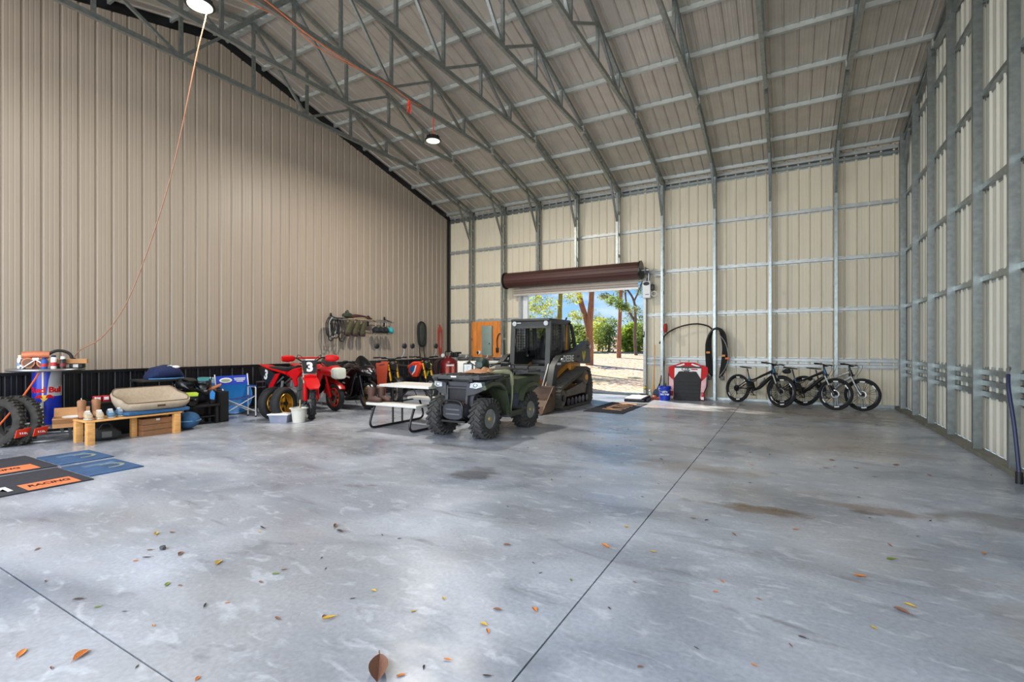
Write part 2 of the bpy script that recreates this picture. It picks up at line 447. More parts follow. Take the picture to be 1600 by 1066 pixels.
for y in pys+[2*YRI-v for v in pys]:
    s_ = 1 if y > YRI else -1
    a = math.atan(.25)*s_
    b = B()
    pr = [(-.055, DK-.006), (-.028, DK-.006), (-.024, 0), (.024, 0), (.028, DK-.006), (.055, DK-.006)]
    q = [(y+u, zr(y)+w-s_*.25*u) for u, w in pr]; q += [(u, w+.004) for u, w in reversed(q)]
    b.prism(q, 'X', XW+.02, XR).o('purlin', PURL, ce, smooth=False)
def cap(p, q, w, h, name, par, m=GALV): return B().bar(p, q, w, h).o(name, m, par, smooth=False)
PAN = [5.9, 7.15, 8.4, 9.62]
for x in XC:
    t = B()
    for s_ in (1, -1):
        f_ = lambda y: y if s_ == 1 else 2*YRI-y
        t.bar((x, YRI, zr(YRI)-.04), (x, f_(13.8), zr(13.8)-.04), .062, .075)
    t = t.o('truss', GALV, ce, smooth=False)
    zb = 6.56
    cap((x, 10.82, zb), (x, 2*YRI-10.82, zb), .065, .085, 'bottom_chord', t)
    for s_ in (1, -1):
        f_ = lambda y: y if s_ == 1 else 2*YRI-y
        cap((x, f_(10.95), zr(10.95)-.20), (x, f_(13.56), zr(13.56)-.20), .06, .06, 'rafter_tail', t)
        for y in (11.4, 12.2, 12.89, 13.4): B().box(x, f_(y), zr(y)-.13, .045, .07, .11).o('spacer', GALV, t, smooth=False)
        B().box(x, f_(10.87), zr(10.87)-.08, .1, .1, .12).o('gusset', GALVB, t, smooth=False)
        for y in PAN:
            if y == 5.9 and s_ == -1: continue
            cap((x, f_(y), zb), (x, f_(y), zr(y)-.06), .055, .055, 'web', t)
        for a, b_ in (((5.9, 1), (7.15, 0)), ((7.15, 0), (8.4, 1)), ((8.4, 1), (9.62, 0)), ((9.62, 1), (10.8, 0))):
            g = lambda p: (x, f_(p[0]), zr(p[0])-.07 if p[1] else zb)
            if a[0] == 9.62: continue
            cap(g(a), g(b_), .05, .05, 'web', t)
    cap((x, 13.57, 5.0), (x, 12.93, zr(12.93)-.2), .05, .06, 'knee_brace', t)
# ------------------------------------------------------------------ highbay lamps
def lamp(x, y, label, LAMP_W):
    t = thing('highbay_lamp', label, 'lamp', (x, y, 5.98), 0, 'round highbay lamps')
    B().lathe([(.02, .12), (.09, .11), (.12, .06), (.175, .02), (.18, 0), (.165, -.012), (.15, -.004)], n=32).o('housing', BLACK, t)
    B().lathe([(.001, -.006), (.15, -.006), (.15, -.012), (.001, -.012)], n=32).o('lens', M('lamp lens', (240, 238, 225), .4, 0, .03, 5, emit=.55), t)
    B().tube([(0, 0, .12), (.008, 0, .25), (0, .004, .5)], .012).o('hanging_cord', M('orange red cord', (200, 72, 48), .5, 0, .1, 20), t)
    for k in range(12):
        a = k*PI/6
        B().box(.10*math.cos(a), .10*math.sin(a), .07, .09, .008, .06, rot=(0, 0, a)).o('cooling_fin', BLACK, t, smooth=False)
    l = bpy.data.lights.new('highbay_light', 'AREA'); l.shape = 'DISK'; l.size = .3; l.energy = LAMP_W; l.color = (1, .93, .84)
    o = bpy.data.objects.new('highbay_light', l); COL.objects.link(o); o.parent = t; o.location = (0, 0, -.02)
lamp(-6.85, 8.45, 'round black highbay lamp on a short red cord over the middle of the hall', 190)
lamp(-6.85, 3.55, 'round highbay lamp cut by the top edge of the picture above the hanging cord', 60)
lamp(-6.85, -1.3, 'round highbay lamp added behind the viewer near the open side', 40)  # unseen third lamp, added to help light the hall

# ------------------------------------------------------------------ outside the door
def gz(y): return -.03+max(0, y-14.6)*.046
GRD = bpy.data.materials.new('leaf litter ground'); GRD.use_nodes = True
def litter(m):
    n = m.node_tree; b = n.nodes['Principled BSDF']; L = n.links.new
    t = nd(n, 'ShaderNodeTexCoord')
    z = nd(n, 'ShaderNodeTexNoise'); z.inputs['Scale'].default_value = 9; z.inputs['Detail'].default_value = 8
    z2 = nd(n, 'ShaderNodeTexNoise'); z2.inputs['Scale'].default_value = .35; z2.inputs['Detail'].default_value = 4
    r = nd(n, 'ShaderNodeValToRGB'); r.color_ramp.elements[0].position = .34; r.color_ramp.elements[1].position = .66
    r.color_ramp.elements[0].color = (*lin((132, 96, 70)), 1); r.color_ramp.elements[1].color = (*lin((236, 212, 182)), 1)
    r2 = nd(n, 'ShaderNodeValToRGB'); r2.color_ramp.elements[0].position = .5; r2.color_ramp.elements[1].position = .62
    mx_ = nd(n, 'ShaderNodeMixRGB'); mx_.inputs[2].default_value = (*lin((196, 186, 120)), 1)
    mf = nd(n, 'ShaderNodeMath', operation='MULTIPLY'); mf.inputs[1].default_value = .45
    L(t.outputs['Object'], z.inputs[0]); L(t.outputs['Object'], z2.inputs[0]); L(z.outputs[0], r.inputs[0]); L(z2.outputs[0], r2.inputs[0])
    L(r2.outputs[0], mf.inputs[0]); L(mf.outputs[0], mx_.inputs[0]); L(r.outputs[0], mx_.inputs[1]); L(mx_.outputs[0], b.inputs['Base Color'])
    b.inputs['Roughness'].default_value = .95
    bp = nd(n, 'ShaderNodeBump'); bp.inputs['Strength'].default_value = .8; bp.inputs['Distance'].default_value = .05
    L(z.outputs[0], bp.inputs['Height']); L(bp.outputs[0], b.inputs['Normal'])
litter(GRD)
g = B()
ys = [-60, -2.55, 14.6, 20, 30, 45, 90]
vv = [[g.bm.verts.new((x, y, gz(y) if y > 14.7 else (-.03 if y > 14 else -.06))) for x in (-90, -40, -10.7, 2.5, 40, 80)] for y in ys]
for i in range(len(ys)-1):
    for j in range(5):
        if i == 1 and j == 2: continue
        g.bm.faces.new((vv[i][j], vv[i][j+1], vv[i+1][j+1], vv[i+1][j]))
struct(g.o('ground', GRD, smooth=False))
struct(B().box((DX0+DX1)/2, 14.33, -.07, 6.4, .74, .14).o('apron', CONC, smooth=False))

BARK = M('orange brown pine bark', (168, 112, 78), .9, 0, .3, 6, bump=.6, stretch=(3, 3, .6))
BARKG = M('grey brown bark', (120, 100, 80), .9, 0, .3, 6, bump=.6, stretch=(3, 3, .6))
def leafmat(nm, rgb): 
    m = M(nm, rgb, .6, 0, .45, 1.5)
    n = m.node_tree; b = n.nodes['Principled BSDF']; o = n.nodes['Material Output']
    if not any(q.type == 'BSDF_TRANSLUCENT' for q in n.nodes):
        t = nd(n, 'ShaderNodeBsdfTranslucent'); x = nd(n, 'ShaderNodeMixShader'); x.inputs[0].default_value = .5
        src = b.inputs['Base Color'].links[0].from_socket
        n.links.new(src, t.inputs[0]); n.links.new(b.outputs[0], x.inputs[1]); n.links.new(t.outputs[0], x.inputs[2]); n.links.new(x.outputs[0], o.inputs[0])
    return m
LY = leafmat('yellow green foliage', (198, 202, 84)); LG = leafmat('mid green foliage', (138, 158, 76)); LD = leafmat('grey green foliage', (150, 160, 110)); LP = leafmat('palm green foliage', (170, 190, 80))
def leaves(blobs, n, size, m, par, name='foliage'):
    b = B(); R = random.Random(len(blobs)*31+n)
    tot = sum(q[3] for q in blobs)
    for cx, cy, cz, r, *sq in blobs:
        s_ = sq[0] if sq else .7
        for k in range(int(n*r/tot)):
            d = V((R.gauss(0, 1), R.gauss(0, 1), R.gauss(0, 1))).normalized()*r*R.random()**.45
            p = V((cx+d.x, cy+d.y, cz+d.z*s_)); L = size*R.uniform(.6, 1.3)
            a = V((R.uniform(-1, 1), R.uniform(-1, 1), R.uniform(-.8, .4))).normalized()*L
            w = a.cross(V((R.uniform(-1, 1), R.uniform(-1, 1), 1))).normalized()*L*.32
            v = [b.bm.verts.new(p+q_) for q_ in (-a*.5, w*.5-a*.05, a*.5, -w*.5-a*.05)]
            b.bm.faces.new(v)
    o = b.o(name, m, par, smooth=False); o['kind'] = 'stuff'; return o
def tree(label, x, y, trunk, mt, blobs, n, size, ml, name='tree', group=None):
    t = thing(name, label, 'tree', (x, y, gz(y)-.1), 0, group)
    for i, (pts, r) in enumerate(trunk): B().tube(pts, r, n=12, sub=4).o('trunk' if i == 0 else 'branch', mt, t)
    if n: leaves(blobs, n, size, ml, t)
    return t
R_ = random.Random(3)
# forked orange-barked trunk in the middle of the doorway
tree('tall orange-barked tree with a forked trunk in the middle of the doorway', -9.23, 24.5,
     [([(0, 0, 0), (.0, 0, 1.2), (.0, 0, 2.0), (.08, 0, 3.2), (.14, 0, 4.4), (.3, 0, 7.5), (.4, 0, 10)], [.22, .19, .16, .145, .14, .12]),
      ([(.0, 0, 1.5), (-.2, .05, 2.5), (-.5, .1, 3.4), (-.78, .1, 4.5), (-1.5, .1, 7.5), (-1.9, .1, 10)], [.15, .15, .14, .12])], BARK,
     [(.4, 0, 10, 2.6), (-1.9, 0, 10.2, 2.4), (-.45, -.4, 1.5, .6, 1.3), (1.25, .3, 3.5, .55, .6), (1.7, .5, 3.2, .45, .6)], 2300, .26, LG)
tree('slim straight orange-barked tree right of the doorway middle', -9.4, 30.2,
     [([(0, 0, -.2), (.03, 0, 1.5), (.15, 0, 4.5), (.3, 0, 8), (.5, 0, 12)], [.15, .12, .11, .1])], BARK,
     [(.5, 0, 12, 2.6), (-1.5, .2, 4.9, .8, .5), (-1.0, .2, 4.1, .5, .5)], 1500, .26, LD)
tree('thin grey crooked tree by the right door jamb', -9.05, 33.0,
     [([(0, 0, 0), (-.1, 0, 1.4), (-.05, 0, 2.6), (-.15, 0, 3.8), (-.6, 0, 4.6), (-1.1, 0, 5.1)], [.12, .1, .08, .07, .05]),
      ([(-.08, 0, 2.4), (-.6, 0, 3.4), (-.75, 0, 4.6), (-.5, 0, 6.2)], [.08, .06, .05]), ([(-.15, 0, 3.8), (.3, 0, 4.8), (.7, 0, 6)], [.06, .05])], BARKG,
     [(.3, 0, 5.2, .8), (-1.0, 0, 5.6, .9), (-.3, 0, 6.2, .9), (.5, 0, 4.4, .6), (-.1, 0, 3.2, .5), (-1.1, 0, 4.6, .5)], 1700, .2, LD)
tree('yellow-green leafed tree with a mossy trunk left in the doorway', -9.4, 20.8,
     [([(0, 0, 0), (.05, 0, 2), (.12, 0, 3.4), (.2, 0, 6)], [.15, .12, .1, .09])], M('mossy bark', (150, 132, 60), .9, 0, .3, 5, bump=.5),
     [(-1.2, -.3, 3.7, 1.0, .8), (-1.4, -.2, 2.6, .9, .8), (.2, -.4, 5.0, .9), (-.5, -.4, 3.2, .7), (.6, .3, 3.6, .55), (.8, .2, 2.7, .4), (-.6, -.2, 4.6, .9), (-1.9, -.2, 3.2, .9)], 2600, .19, LY)
# unseen trees placed left of the door, crowns shaped to dapple the sun
for i, (x, y, h) in enumerate(((-24.5, 22.0, 10.5), (-10.1, 17.6, 8.3), (-27, 28, 11))):
    tree('%s from the left of the broad shade trees hidden beyond the far wall' % ('second', 'third', 'leftmost')[i], x, y, [([(0, 0, 0), (.1, .1, h*.4), (0, .2, h*.8)], [.35, .3, .22])], BARKG,
         [(R_.uniform(-2.5, 2.5), R_.uniform(-2.5, 2.5), h+R_.uniform(-2.2, 2), R_.uniform(1.6, 2.6), .7) for k in range(7)] if i != 1 else [(.3, 0, 8.1, 1.8, .6), (1.7, .3, 8.5, 1.6, .6), (-1.0, -.2, 9.0, 1.5, .7), (2.9, 0, 9.0, 1.6, .6), (.8, .2, 9.6, 1.6, .7)], 2300, .42, LG, name='shade_tree', group='shade trees beyond the far wall')
# hedge of palms and shrubs at the back of the yard
PL = ['leftmost', 'second', 'third', 'fourth', 'fifth', 'sixth', 'seventh', 'eighth', 'ninth', 'tenth', 'eleventh', 'twelfth', 'thirteenth', 'fourteenth']
for i in range(14):
    x = -20.6+i*1.42+R_.uniform(-.15, .15); y = 36.6+(1.0 if i % 2 else 0); h = R_.uniform(1.9, 2.7)
    palm = i % 3 == 1
    t = thing('palm_shrub' if palm else 'hedge_shrub', '%s shrub from the left in the far hedge, %s' % (PL[i], 'a long-bladed palm' if palm else 'leafy green'), 'shrub', (x, y, gz(y)-.1), 0, 'shrubs of the far hedge')
    B().cyl((0, 0, 0), (.1, 0, h*.7), .1, .05).o('stem', BARKG, t)
    leaves([(0, 0, h*.35, 1.0, 1.0), (.1, .1, h*.85, .75, 1), (-.25, 0, h*.6, .85, 1)], 1900, .26 if not palm else .5, (LP if palm else LY) if i % 2 else LG, t)
for i in range(5):
    x = -25+i*4.2; y = 44
    t = thing('background_tree', '%s from the left of the hazy grey-green trees behind the hedge' % PL[i], 'tree', (x, y, gz(y)-.2), 0, 'hazy trees behind the hedge')
    B().cyl((0, 0, 0), (0, 0, 2.4), .2, .1).o('trunk', BARKG, t)
    leaves([(-.9, 0, 2.0, 1.2, .8), (.9, 0, 2.2, 1.2, .8), (0, 0, 3.2, 1.3, .6)], 600, .36, LD, t)
# ------------------------------------------------------------------ roll-up door and its opener
BROWN = M('dark brown slats', (70, 40, 34), .5, .1, .1, 4, stretch=(.2, 6, 6))
rd = thing('rollup_door', 'brown slatted roll-up door coiled above the doorway', 'door', (-5.72, 13.42, 3.52))
b = B(); n = 40; rings = []
for xx in (-2.14, 2.14):
    rings.append([(xx, (.235+.006*(k % 2))*math.cos(2*PI*k/n), (.235+.006*(k % 2))*math.sin(2*PI*k/n)) for k in range(n)])
b.loft(rings).o('coil', BROWN, rd, ang=10)
for xx in (-2.17, 2.17): B().cyl((xx-.02, 0, 0), (xx+.02, 0, 0), .27, n=24).o('end_plate', BLKMET, rd)
b = B()
for k in range(3): b.prism([(.24, -.26-k*.075), (.26, -.25-k*.075), (.26, -.325-k*.075), (.24, -.32-k*.075)], 'X', -2.03, 2.03)
b.o('curtain', M('pale curtain slats', (186, 172, 158), .45, .1, .06, 4), rd, smooth=False)
B().box(0, .25, -.46, 4.06, .05, .05).o('bottom_bar', GALVB, rd, smooth=False)
B().cyl((-2.35, 0, 0), (2.4, 0, 0), .03).o('axle', STEEL, rd)
for xx in (-2.28, 2.3): B().box(xx, .12, -.02, .03, .36, .18).o('bracket', BLKMET, rd, smooth=False)
op = thing('door_opener', 'white boxed door opener with a black oval badge right of the doorway', 'opener', (-3.44, 13.66, 2.76))
B().box(0, 0, .24, .22, .16, .47, bev=.015).o('housing', WHITE, op)
B().ell((0, -.082, .40), .085, .008, .05).o('badge', BLACK, op)
text('OPENER', .028, WHITE, op, (0, -.092, .40), (PI/2, 0, 0)) if False else None
B().box(.02, -.083, .10, .1, .004, .03).o('label_plate', M('grey print', (150, 150, 152)), op, smooth=False)
B().box(.15, .02, .30, .09, .1, .16, bev=.01).o('motor', BLACK, op)
B().cyl((.05, -.02, .48), (.05, -.02, .70), .035).o('drive_shaft', STEEL, op)
B().torus((.19, 0, .12), .07, .006, ax='Y', n=20, m=6).o('chain_loop', STEEL, op)
cd = thing('conduit', 'pair of short silver conduits running right from the door opener', 'conduit', (-3.3, 13.72, 3.4))
B().cyl((0, 0, .12), (.33, 0, .12), .022).o('pipe', STEEL, cd); B().cyl((.05, 0, -.02), (.33, 0, -.02), .022).o('pipe', STEEL, cd)
lt = thing('jamb_latch', 'small dark slide latch on the right door jamb', 'latch', (-3.54, 13.69, 1.75))
B().box(0, 0, 0, .04, .03, .16, bev=.006).o('latch_body', BLKMET, lt); B().cyl((0, -.03, -.02), (0, -.03, .06), .012).o('latch_bolt', STEEL, lt)
kn = thing('jamb_foot_cap', 'small yellow rubber stop low on the right door jamb', 'stop', (-3.50, 13.66, .25))
B().ell((0, 0, 0), .035, .03, .04).o('bumper', M('yellow rubber', (226, 196, 60)), kn); B().box(0, .03, 0, .05, .02, .1).o('mount', BLKMET, kn)

# ------------------------------------------------------------------ plywood board and breaker panel
PLY = M('orange plywood', (212, 128, 52), .6, 0, .22, 4, stretch=(3, 3, .5))
pl = thing('plywood_board', 'orange plywood board screwed to the far wall left of the doorway', 'board', (-8.81, 13.70, 1.05))
B().box(0, 0, .6, 1.2, .018, 1.2).o('panel', PLY, pl, smooth=False)
for sx_ in (-.57, .57):
    for z in (.05, .6, 1.15): B().cyl((sx_, -.009, z), (sx_, -.014, z), .01, n=8).o('screw', STEEL, pl)
bp_ = thing('breaker_panel', 'tall grey-green breaker panel mounted on the orange plywood', 'electrical panel', (-8.75, 13.69, 1.10))
PG = M('grey green panel paint', (132, 148, 138), .5, .1, .06, 6)
B().box(0, -.05, .5, .40, .1, 1.0, bev=.008).o('cabinet', PG, bp_); B().box(0, -.103, .5, .35, .008, .93, bev=.003).o('door', PG, bp_)
B().box(.12, -.112, .4, .03, .014, .05).o('latch', BLACK, bp_)
so = thing('wall_socket', 'small white round socket low on the plywood', 'socket', (-9.1, 13.69, 1.2))
B().cyl((0, 0, 0), (0, -.05, 0), .07, .06, n=20).o('plate', WHITE, so); B().ell((-.03, -.06, 0), .04, .03, .05).o('plug', BLACK, so)
cb = thing('outlet_cable', 'thick black cable looping from an outlet on the right of the plywood', 'cable', (-8.35, 13.66, 1.15))
B().tube([(-.02, 0, .2), (-.02, -.02, .5), (.08, -.03, .68), (.2, -.02, .6), (.24, 0, .3), (.24, .0, -.3), (.24, .0, -1.1)], .016, sub=5).o('lead', BLACK, cb)
B().box(-.02, .005, .14, .09, .06, .16, bev=.01).o('outlet_box', BLACK, cb)

# ------------------------------------------------------------------ things along the far wall, right of the door
HOSE = M('black poly hose', (17, 17, 18), .4, 0, .2, 15)
ah = thing('arched_pipe', 'thin black poly pipe bent in an arch from the post to the hanging coil', 'pipe', (-3.1, 13.66, 1.49))
B().tube([(0, .03, 0), (.2, 0, .27), (.52, -.02, .44), (.93, -.03, .52), (1.25, -.04, .46), (1.40, -.05, .33)], .02, sub=6).o('pipe_length', HOSE, ah)
B().cyl((0, .03, 0), (.1, .015, .14), .027).o('end_sleeve', BLKMET, ah)
rc = thing('red_cord_reel', 'red cord reel hung on the post above the pipe end', 'reel', (-2.9, 13.5, 1.91))
B().cyl((-.03, 0, 0), (.03, 0, 0), .12, n=20).o('drum', M('faded red plastic', (150, 66, 52), .6), rc)
for k in range(3): B().torus((-.02+.02*k, 0, 0), .115, .012, ax='X', n=24, m=6).o('cord_turn', M('red cord', (184, 52, 40), .5), rc)
B().bar((0, .02, .02), (0, .06, .16), .03, .02).o('hanger', STEEL, rc)
co = thing('hose_coil', 'tall coil of thick black hose hanging behind the post', 'hose', (-1.62, 13.60, 1.2))
for k in range(5):
    B().tube([(-.22+.025*k, .02*(k-2), -.42-.04*k), (-.24+.02*k, .02*(k-2), .25), (-.12, .02*(k-2), .60), (.04, .02*(k-2), .67), (.19-.02*k, .02*(k-2), .52), (.24-.02*k, .02*(k-2), .1), (.2-.03*k, .02*(k-2), -.42-.05*k)], .034, n=8, sub=5).o('hose_turn', HOSE, co)
for q in ((-.20, -.03, .05), (.17, -.06, -.03)): B().box(*q, .09, .1, .05).o('strap', M('tan strap', (196, 134, 70), .7), co, smooth=False)
for q in (-.17, .14): B().box(q, 0, -.62, .09, .1, .1, bev=.01).o('hose_end', M('grey cap', (92, 92, 92)), co)
cc = thing('loose_cable', 'thin pale cable trailing from the black hose coil', 'cable', (-1.45, 13.47, 1.2))
B().tube([(-.12, 0, .55), (.05, -.01, .3), (.12, -.01, -.05), (.05, 0, -.35), (-.08, .01, -.55)], .008, sub=5).o('lead', M('grey cable', (150, 150, 146)), cc)
B().box(.1, -.02, -.1, .1, .05, .05, bev=.01).o('plug', ORANGE, cc)

# the red black and white shell panel
rp_ = thing('vehicle_shell', 'red, white and black moulded vehicle roof shell leaning on the far wall', 'shell panel', (-2.3, 13.3, 0), rot=(math.radians(-11), 0, 0))
rp_.location = (-2.3, 13.2, .01)
B().prism([(-.34, .02), (.34, .02), (.36, .55), (.5, .62), (.49, .88), (.32, .93), (.16, 1.0), (-.16, 1.0), (-.32, .93), (-.49, .88), (-.5, .62), (-.36, .55)], 'Y', .03, .09).o('shell', RED, rp_)
B().prism([(-.32, .0), (.32, .0), (.335, .56), (.22, .74), (-.22, .74), (-.335, .56)], 'Y', -.02, .05).o('rubber_mat', M('charcoal rubber mat', (44, 45, 47), .8, 0, .15, 12), rp_)
for s_ in (-1, 1):
    B().prism([(s_*.33, .56), (s_*.335, .84), (s_*.12, .84), (s_*.12, .76), (s_*.22, .75)], 'Y', .005, .04).o('white_panel', WHITE, rp_)
    B().prism([(s_*.47, .62), (s_*.46, .36), (s_*.35, .05), (s_*.33, .06), (s_*.35, .5)], 'Y', .0, .07).o('side_pod', M('white and pink film', (222, 170, 172), .4, 0, .3, 3), rp_)
    B().prism([(s_*.50, .70), (s_*.49, .40), (s_*.40, .16), (s_*.46, .42), (s_*.46, .66)], 'Y', .02, .09).o('edge_trim', BLACK, rp_)
    B().prism([(s_*.30, .90), (s_*.10, .97), (s_*.08, .935), (s_*.27, .875)], 'Y', .02, .04).o('white_stripe', WHITE, rp_)
    B().prism([(s_*.34, .02), (s_*.43, .02), (s_*.42, .22), (s_*.34, .22)], 'Y', .0, .08).o('red_foot', RED, rp_)
    B().box(s_*.385, -.004, .06, .07, .01, .07).o('foot_tag', WHITE, rp_, smooth=False)
B().prism([(-.335, .84), (.335, .84), (.33, .89), (-.33, .89)], 'Y', .01, .04).o('dark_band', M('dark grey vinyl', (52, 52, 58)), rp_)
B().prism([(-.12, .75), (.12, .75), (.12, .84), (-.12, .84)], 'Y', .008, .04).o('name_strip', WHITE, rp_)
text('CTIC', .1, BLACK, rp_, (-.05, .004, .815), (PI/2, 0, 0), bold=.004, shear=.25)
B().box(.17, .006, .812, .16, .004, .03).o('red_print', RED, rp_, smooth=False); B().box(-.03, .006, .765, .14, .004, .028).o('grey_print', M('grey ink', (80, 80, 84)), rp_, smooth=False)
B().box(.0, -.0, 0, .001, .001, .001) if False else None
for k in range(5): B().box(0, -.024, .08+.1*k, .6, .008, .012).o('mat_rib', M('charcoal rubber mat'), rp_, smooth=False)

BLUE = M('blue bucket plastic', (18, 52, 168), .4, 0, .08, 6)
bk = thing('blue_bucket', 'blue plastic bucket with white lettering beside the red shell', 'bucket', (-2.80, 12.95, 0))
B().lathe([(.12, 0), (.125, .0), (.15, .33), (.158, .33), (.158, .37), (.148, .37), (.14, .3), (.118, .012), (.001, .012)], n=28).o('body', BLUE, bk)
B().torus((0, 0, .31), .158, .008, ax='Z', n=28, m=6).o('rim_band', BLUE, bk)
B().tube([(-.16, 0, .32), (-.12, -.13, .26), (0, -.2, .24), (.12, -.13, .26), (.16, 0, .32)], .004, sub=4).o('handle', STEEL, bk)
for s_, z, sz in (("LET'S", .23, .06), ('DO THIS', .165, .055)):
    text(s_, sz, WHITE, bk, (.03, -.158+.02*(.23-z), z), (PI/2, 0, .25), bold=.003)
B().box(0, .03, .37, .05, .05, .14, bev=.01).o('spray_head', BLACK, bk)
bo = thing('spray_bottle', 'clear spray bottle with a white trigger by the right door jamb', 'bottle', (-3.22, 13.15, 0))
B().lathe([(.04, 0), (.045, .01), (.045, .13), (.03, .17), (.015, .19), (.015, .21)], n=18).o('body', M('cloudy plastic', (186, 196, 186), .3, 0, .06, 6, alpha=.8), bo)
B().box(-.012, -.02, .225, .04, .09, .035, bev=.01).o('trigger_head', WHITE, bo); B().lathe([(.046, .04), (.046, .1)], n=18).o('label', M('pale label', (210, 214, 200)), bo)
def handle(nm, label, cat, p, q, m, head):
    t = thing(nm, label, cat, p); d = V(q)-V(p)
    B().cyl((0, 0, .02), d, .014).o('handle', m, t); head(t, d); return t
handle('push_broom', 'upright broom with a pale wooden handle behind the spray bottle', 'broom', (-3.22, 13.42, .02), (-3.24, 13.74, 1.45), WOOD,
       lambda t, d: (B().box(0, 0, .03, .16, .05, .05, bev=.01).o('broom_head', WOOD, t), B().box(0, -.005, -.0, .15, .06, .04).o('bristles', M('tan bristles', (168, 124, 62), .9, 0, .3, 30), t), B().box(.02, 0, .2, .05, .04, .25, bev=.01).o('brace', M('amber plastic', (196, 140, 60)), t)))
handle('digging_shovel', 'leaning shovel with a dark wooden handle next to the blue bucket', 'shovel', (-3.08, 13.3, .02), (-2.98, 13.72, 1.0), M('dark stained wood', (96, 62, 42), .6, 0, .2, 8),
       lambda t, d: (B().hull([(0, 0, .06, .10, .01), (0, 0, .07, .10, .012)]).prism([(-.09, .0), (.09, 0), (.1, .16), (.03, .24), (-.03, .24), (-.1, .16)], 'Y', -.03, -.015).o('blade', M('blue grey blade', (52, 62, 92), .5, .3), t), B().cyl((0, 0, .2), (d.x*.35, d.y*.35, .36), .02).o('socket', BLKMET, t)))
jk = thing('red_floor_jack', 'small red and dark base lying on the floor between broom and bucket', 'tool', (-3.02, 13.02, 0))
B().box(0, 0, .035, .26, .12, .06, bev=.015).o('base', M('dull red paint', (150, 52, 38), .5, .1), jk); B().ell((-.05, -.02, .08), .06, .05, .03).o('top', M('rusty orange', (186, 96, 56)), jk); B().cyl((.1, 0, .06), (.1, 0, .16), .05, .035).o('cap', M('navy plastic', (28, 36, 84)), jk)
ds = thing('dark_bin', 'low dark grey tray against the right door jamb', 'tray', (-3.4, 13.2, 0))
B().lathe([(.001, .0), (.12, 0), (.15, .1), (.142, .1), (.115, .012), (.001, .012)], n=20).o('pan', M('dark grey plastic', (58, 58, 62)), ds); B().torus((0, 0, .1), .147, .007, ax='Z', n=20, m=6).o('rim', BLACK, ds)
fb = thing('flat_case', 'low white-topped flat case lying on the floor inside the doorway', 'case', (-3.42, 12.62, 0), math.radians(4))
B().box(0, 0, .035, .5, .95, .07, bev=.012).o('base', BLACK, fb); B().box(-.03, 0, .082, .42, .9, .025, bev=.008).o('lid', WHITE, fb); B().box(.22, 0, .09, .05, .9, .03, bev=.01).o('edge_strip', BLACK, fb)
B().box(.28, -.05, .03, .05, .5, .05, bev=.01).o('carry_handle', BLKMET, fb)
po = thing('blue_tool', 'dark blue bar with a metal hook leaning on the right wall at the picture edge', 'tool', (2.0, 6.86, 0))
B().tube([(.05, .0, .1), (.04, .08, .55), (.03, .2, .95), (.05, .28, 1.1)], .018, sub=4).o('bar', M('navy tube', (32, 38, 72), .5, .1), po)
B().tube([(.05, .28, 1.1), (.06, .33, 1.16), (.1, .42, 1.17), (.1, .46, 1.12)], .013, sub=4).o('hook', STEEL, po); B().cyl((.05, 0, 0), (.05, 0, .12), .03).o('foot', BLACK, po)

# ------------------------------------------------------------------ floor mats
def mat_(label, x0, x1, y0, y1, m, group=None):
    t = thing('floor_mat', label, 'mat', ((x0+x1)/2, (y0+y1)/2, 0), 0, group)
    B().box(0, 0, .006, x1-x0, y1-y0, .012).o('mat_body', m, t, smooth=False); return t
BM = M('charcoal carpet mat', (44, 44, 50), .95, 0, .25, 30); NM = M('blue carpet mat', (50, 80, 116), .95, 0, .3, 4); OM = M('orange print', (232, 120, 70), .9, 0, .1, 10)
m1 = mat_('black mat with an orange block cut by the left picture edge, nearer the bar table', -8.44, -7.42, 1.2, 2.27, BM, 'black and orange floor mats')
m2 = mat_('black mat with an orange block and white lettering, nearer the viewer', -7.31, -6.34, 1.2, 2.23, BM, 'black and orange floor mats')
m3 = mat_('blue mat with a faint ring print, nearer the wooden bench', -8.18, -7.43, 2.30, 2.82, NM, 'blue floor mats')
m4 = mat_('blue mat with a faint ring print, nearer the viewer', -7.28, -6.52, 2.26, 2.76, NM, 'blue floor mats')
for m_, x0, x1, y0, y1 in ((m1, .14, .47, -.18, .40), (m2, .14, .46, .02, .42)):
    B().box((x0+x1)/2, (y0+y1)/2, .0125, x1-x0, y1-y0, .001).o('orange_block', OM, m_, smooth=False)
    text('RACING', .14, BLACK, m_, ((x0+x1)/2-.02, (y0+y1)/2, .0135), (0, 0, PI/2), sx=.62, bold=.004, shear=.2)
    text('KTM', .3, WHITE, m_, (.24, -.28 if m_ == m2 else -.42, .0135), (0, 0, PI/2), sx=.75, bold=.012)
for m_ in (m3, m4):
    B().torus((.0, .06, .012), .12, .022, .001, ax='Z', n=28, m=6, arc=(-.4, 3.6)).o('ring_print', M('faded olive print', (122, 132, 116), .95, 0, .3, 20), m_)
    B().box(-.16, .02, .0122, .12, .3, .0006).o('faded_patch', M('grey blue print', (86, 108, 132), .95, 0, .3, 12), m_, smooth=False)
m5 = mat_('black rubber mat with worn orange lettering in front of the doorway', -3.86, -2.98, 9.85, 11.85, BM)
text('KTM', .62, M('worn orange print', (196, 150, 110), .9, 0, .4, 12), m5, (.06, .1, .0135), (0, 0, PI/2), sx=1.1, bold=.02, shear=.2)
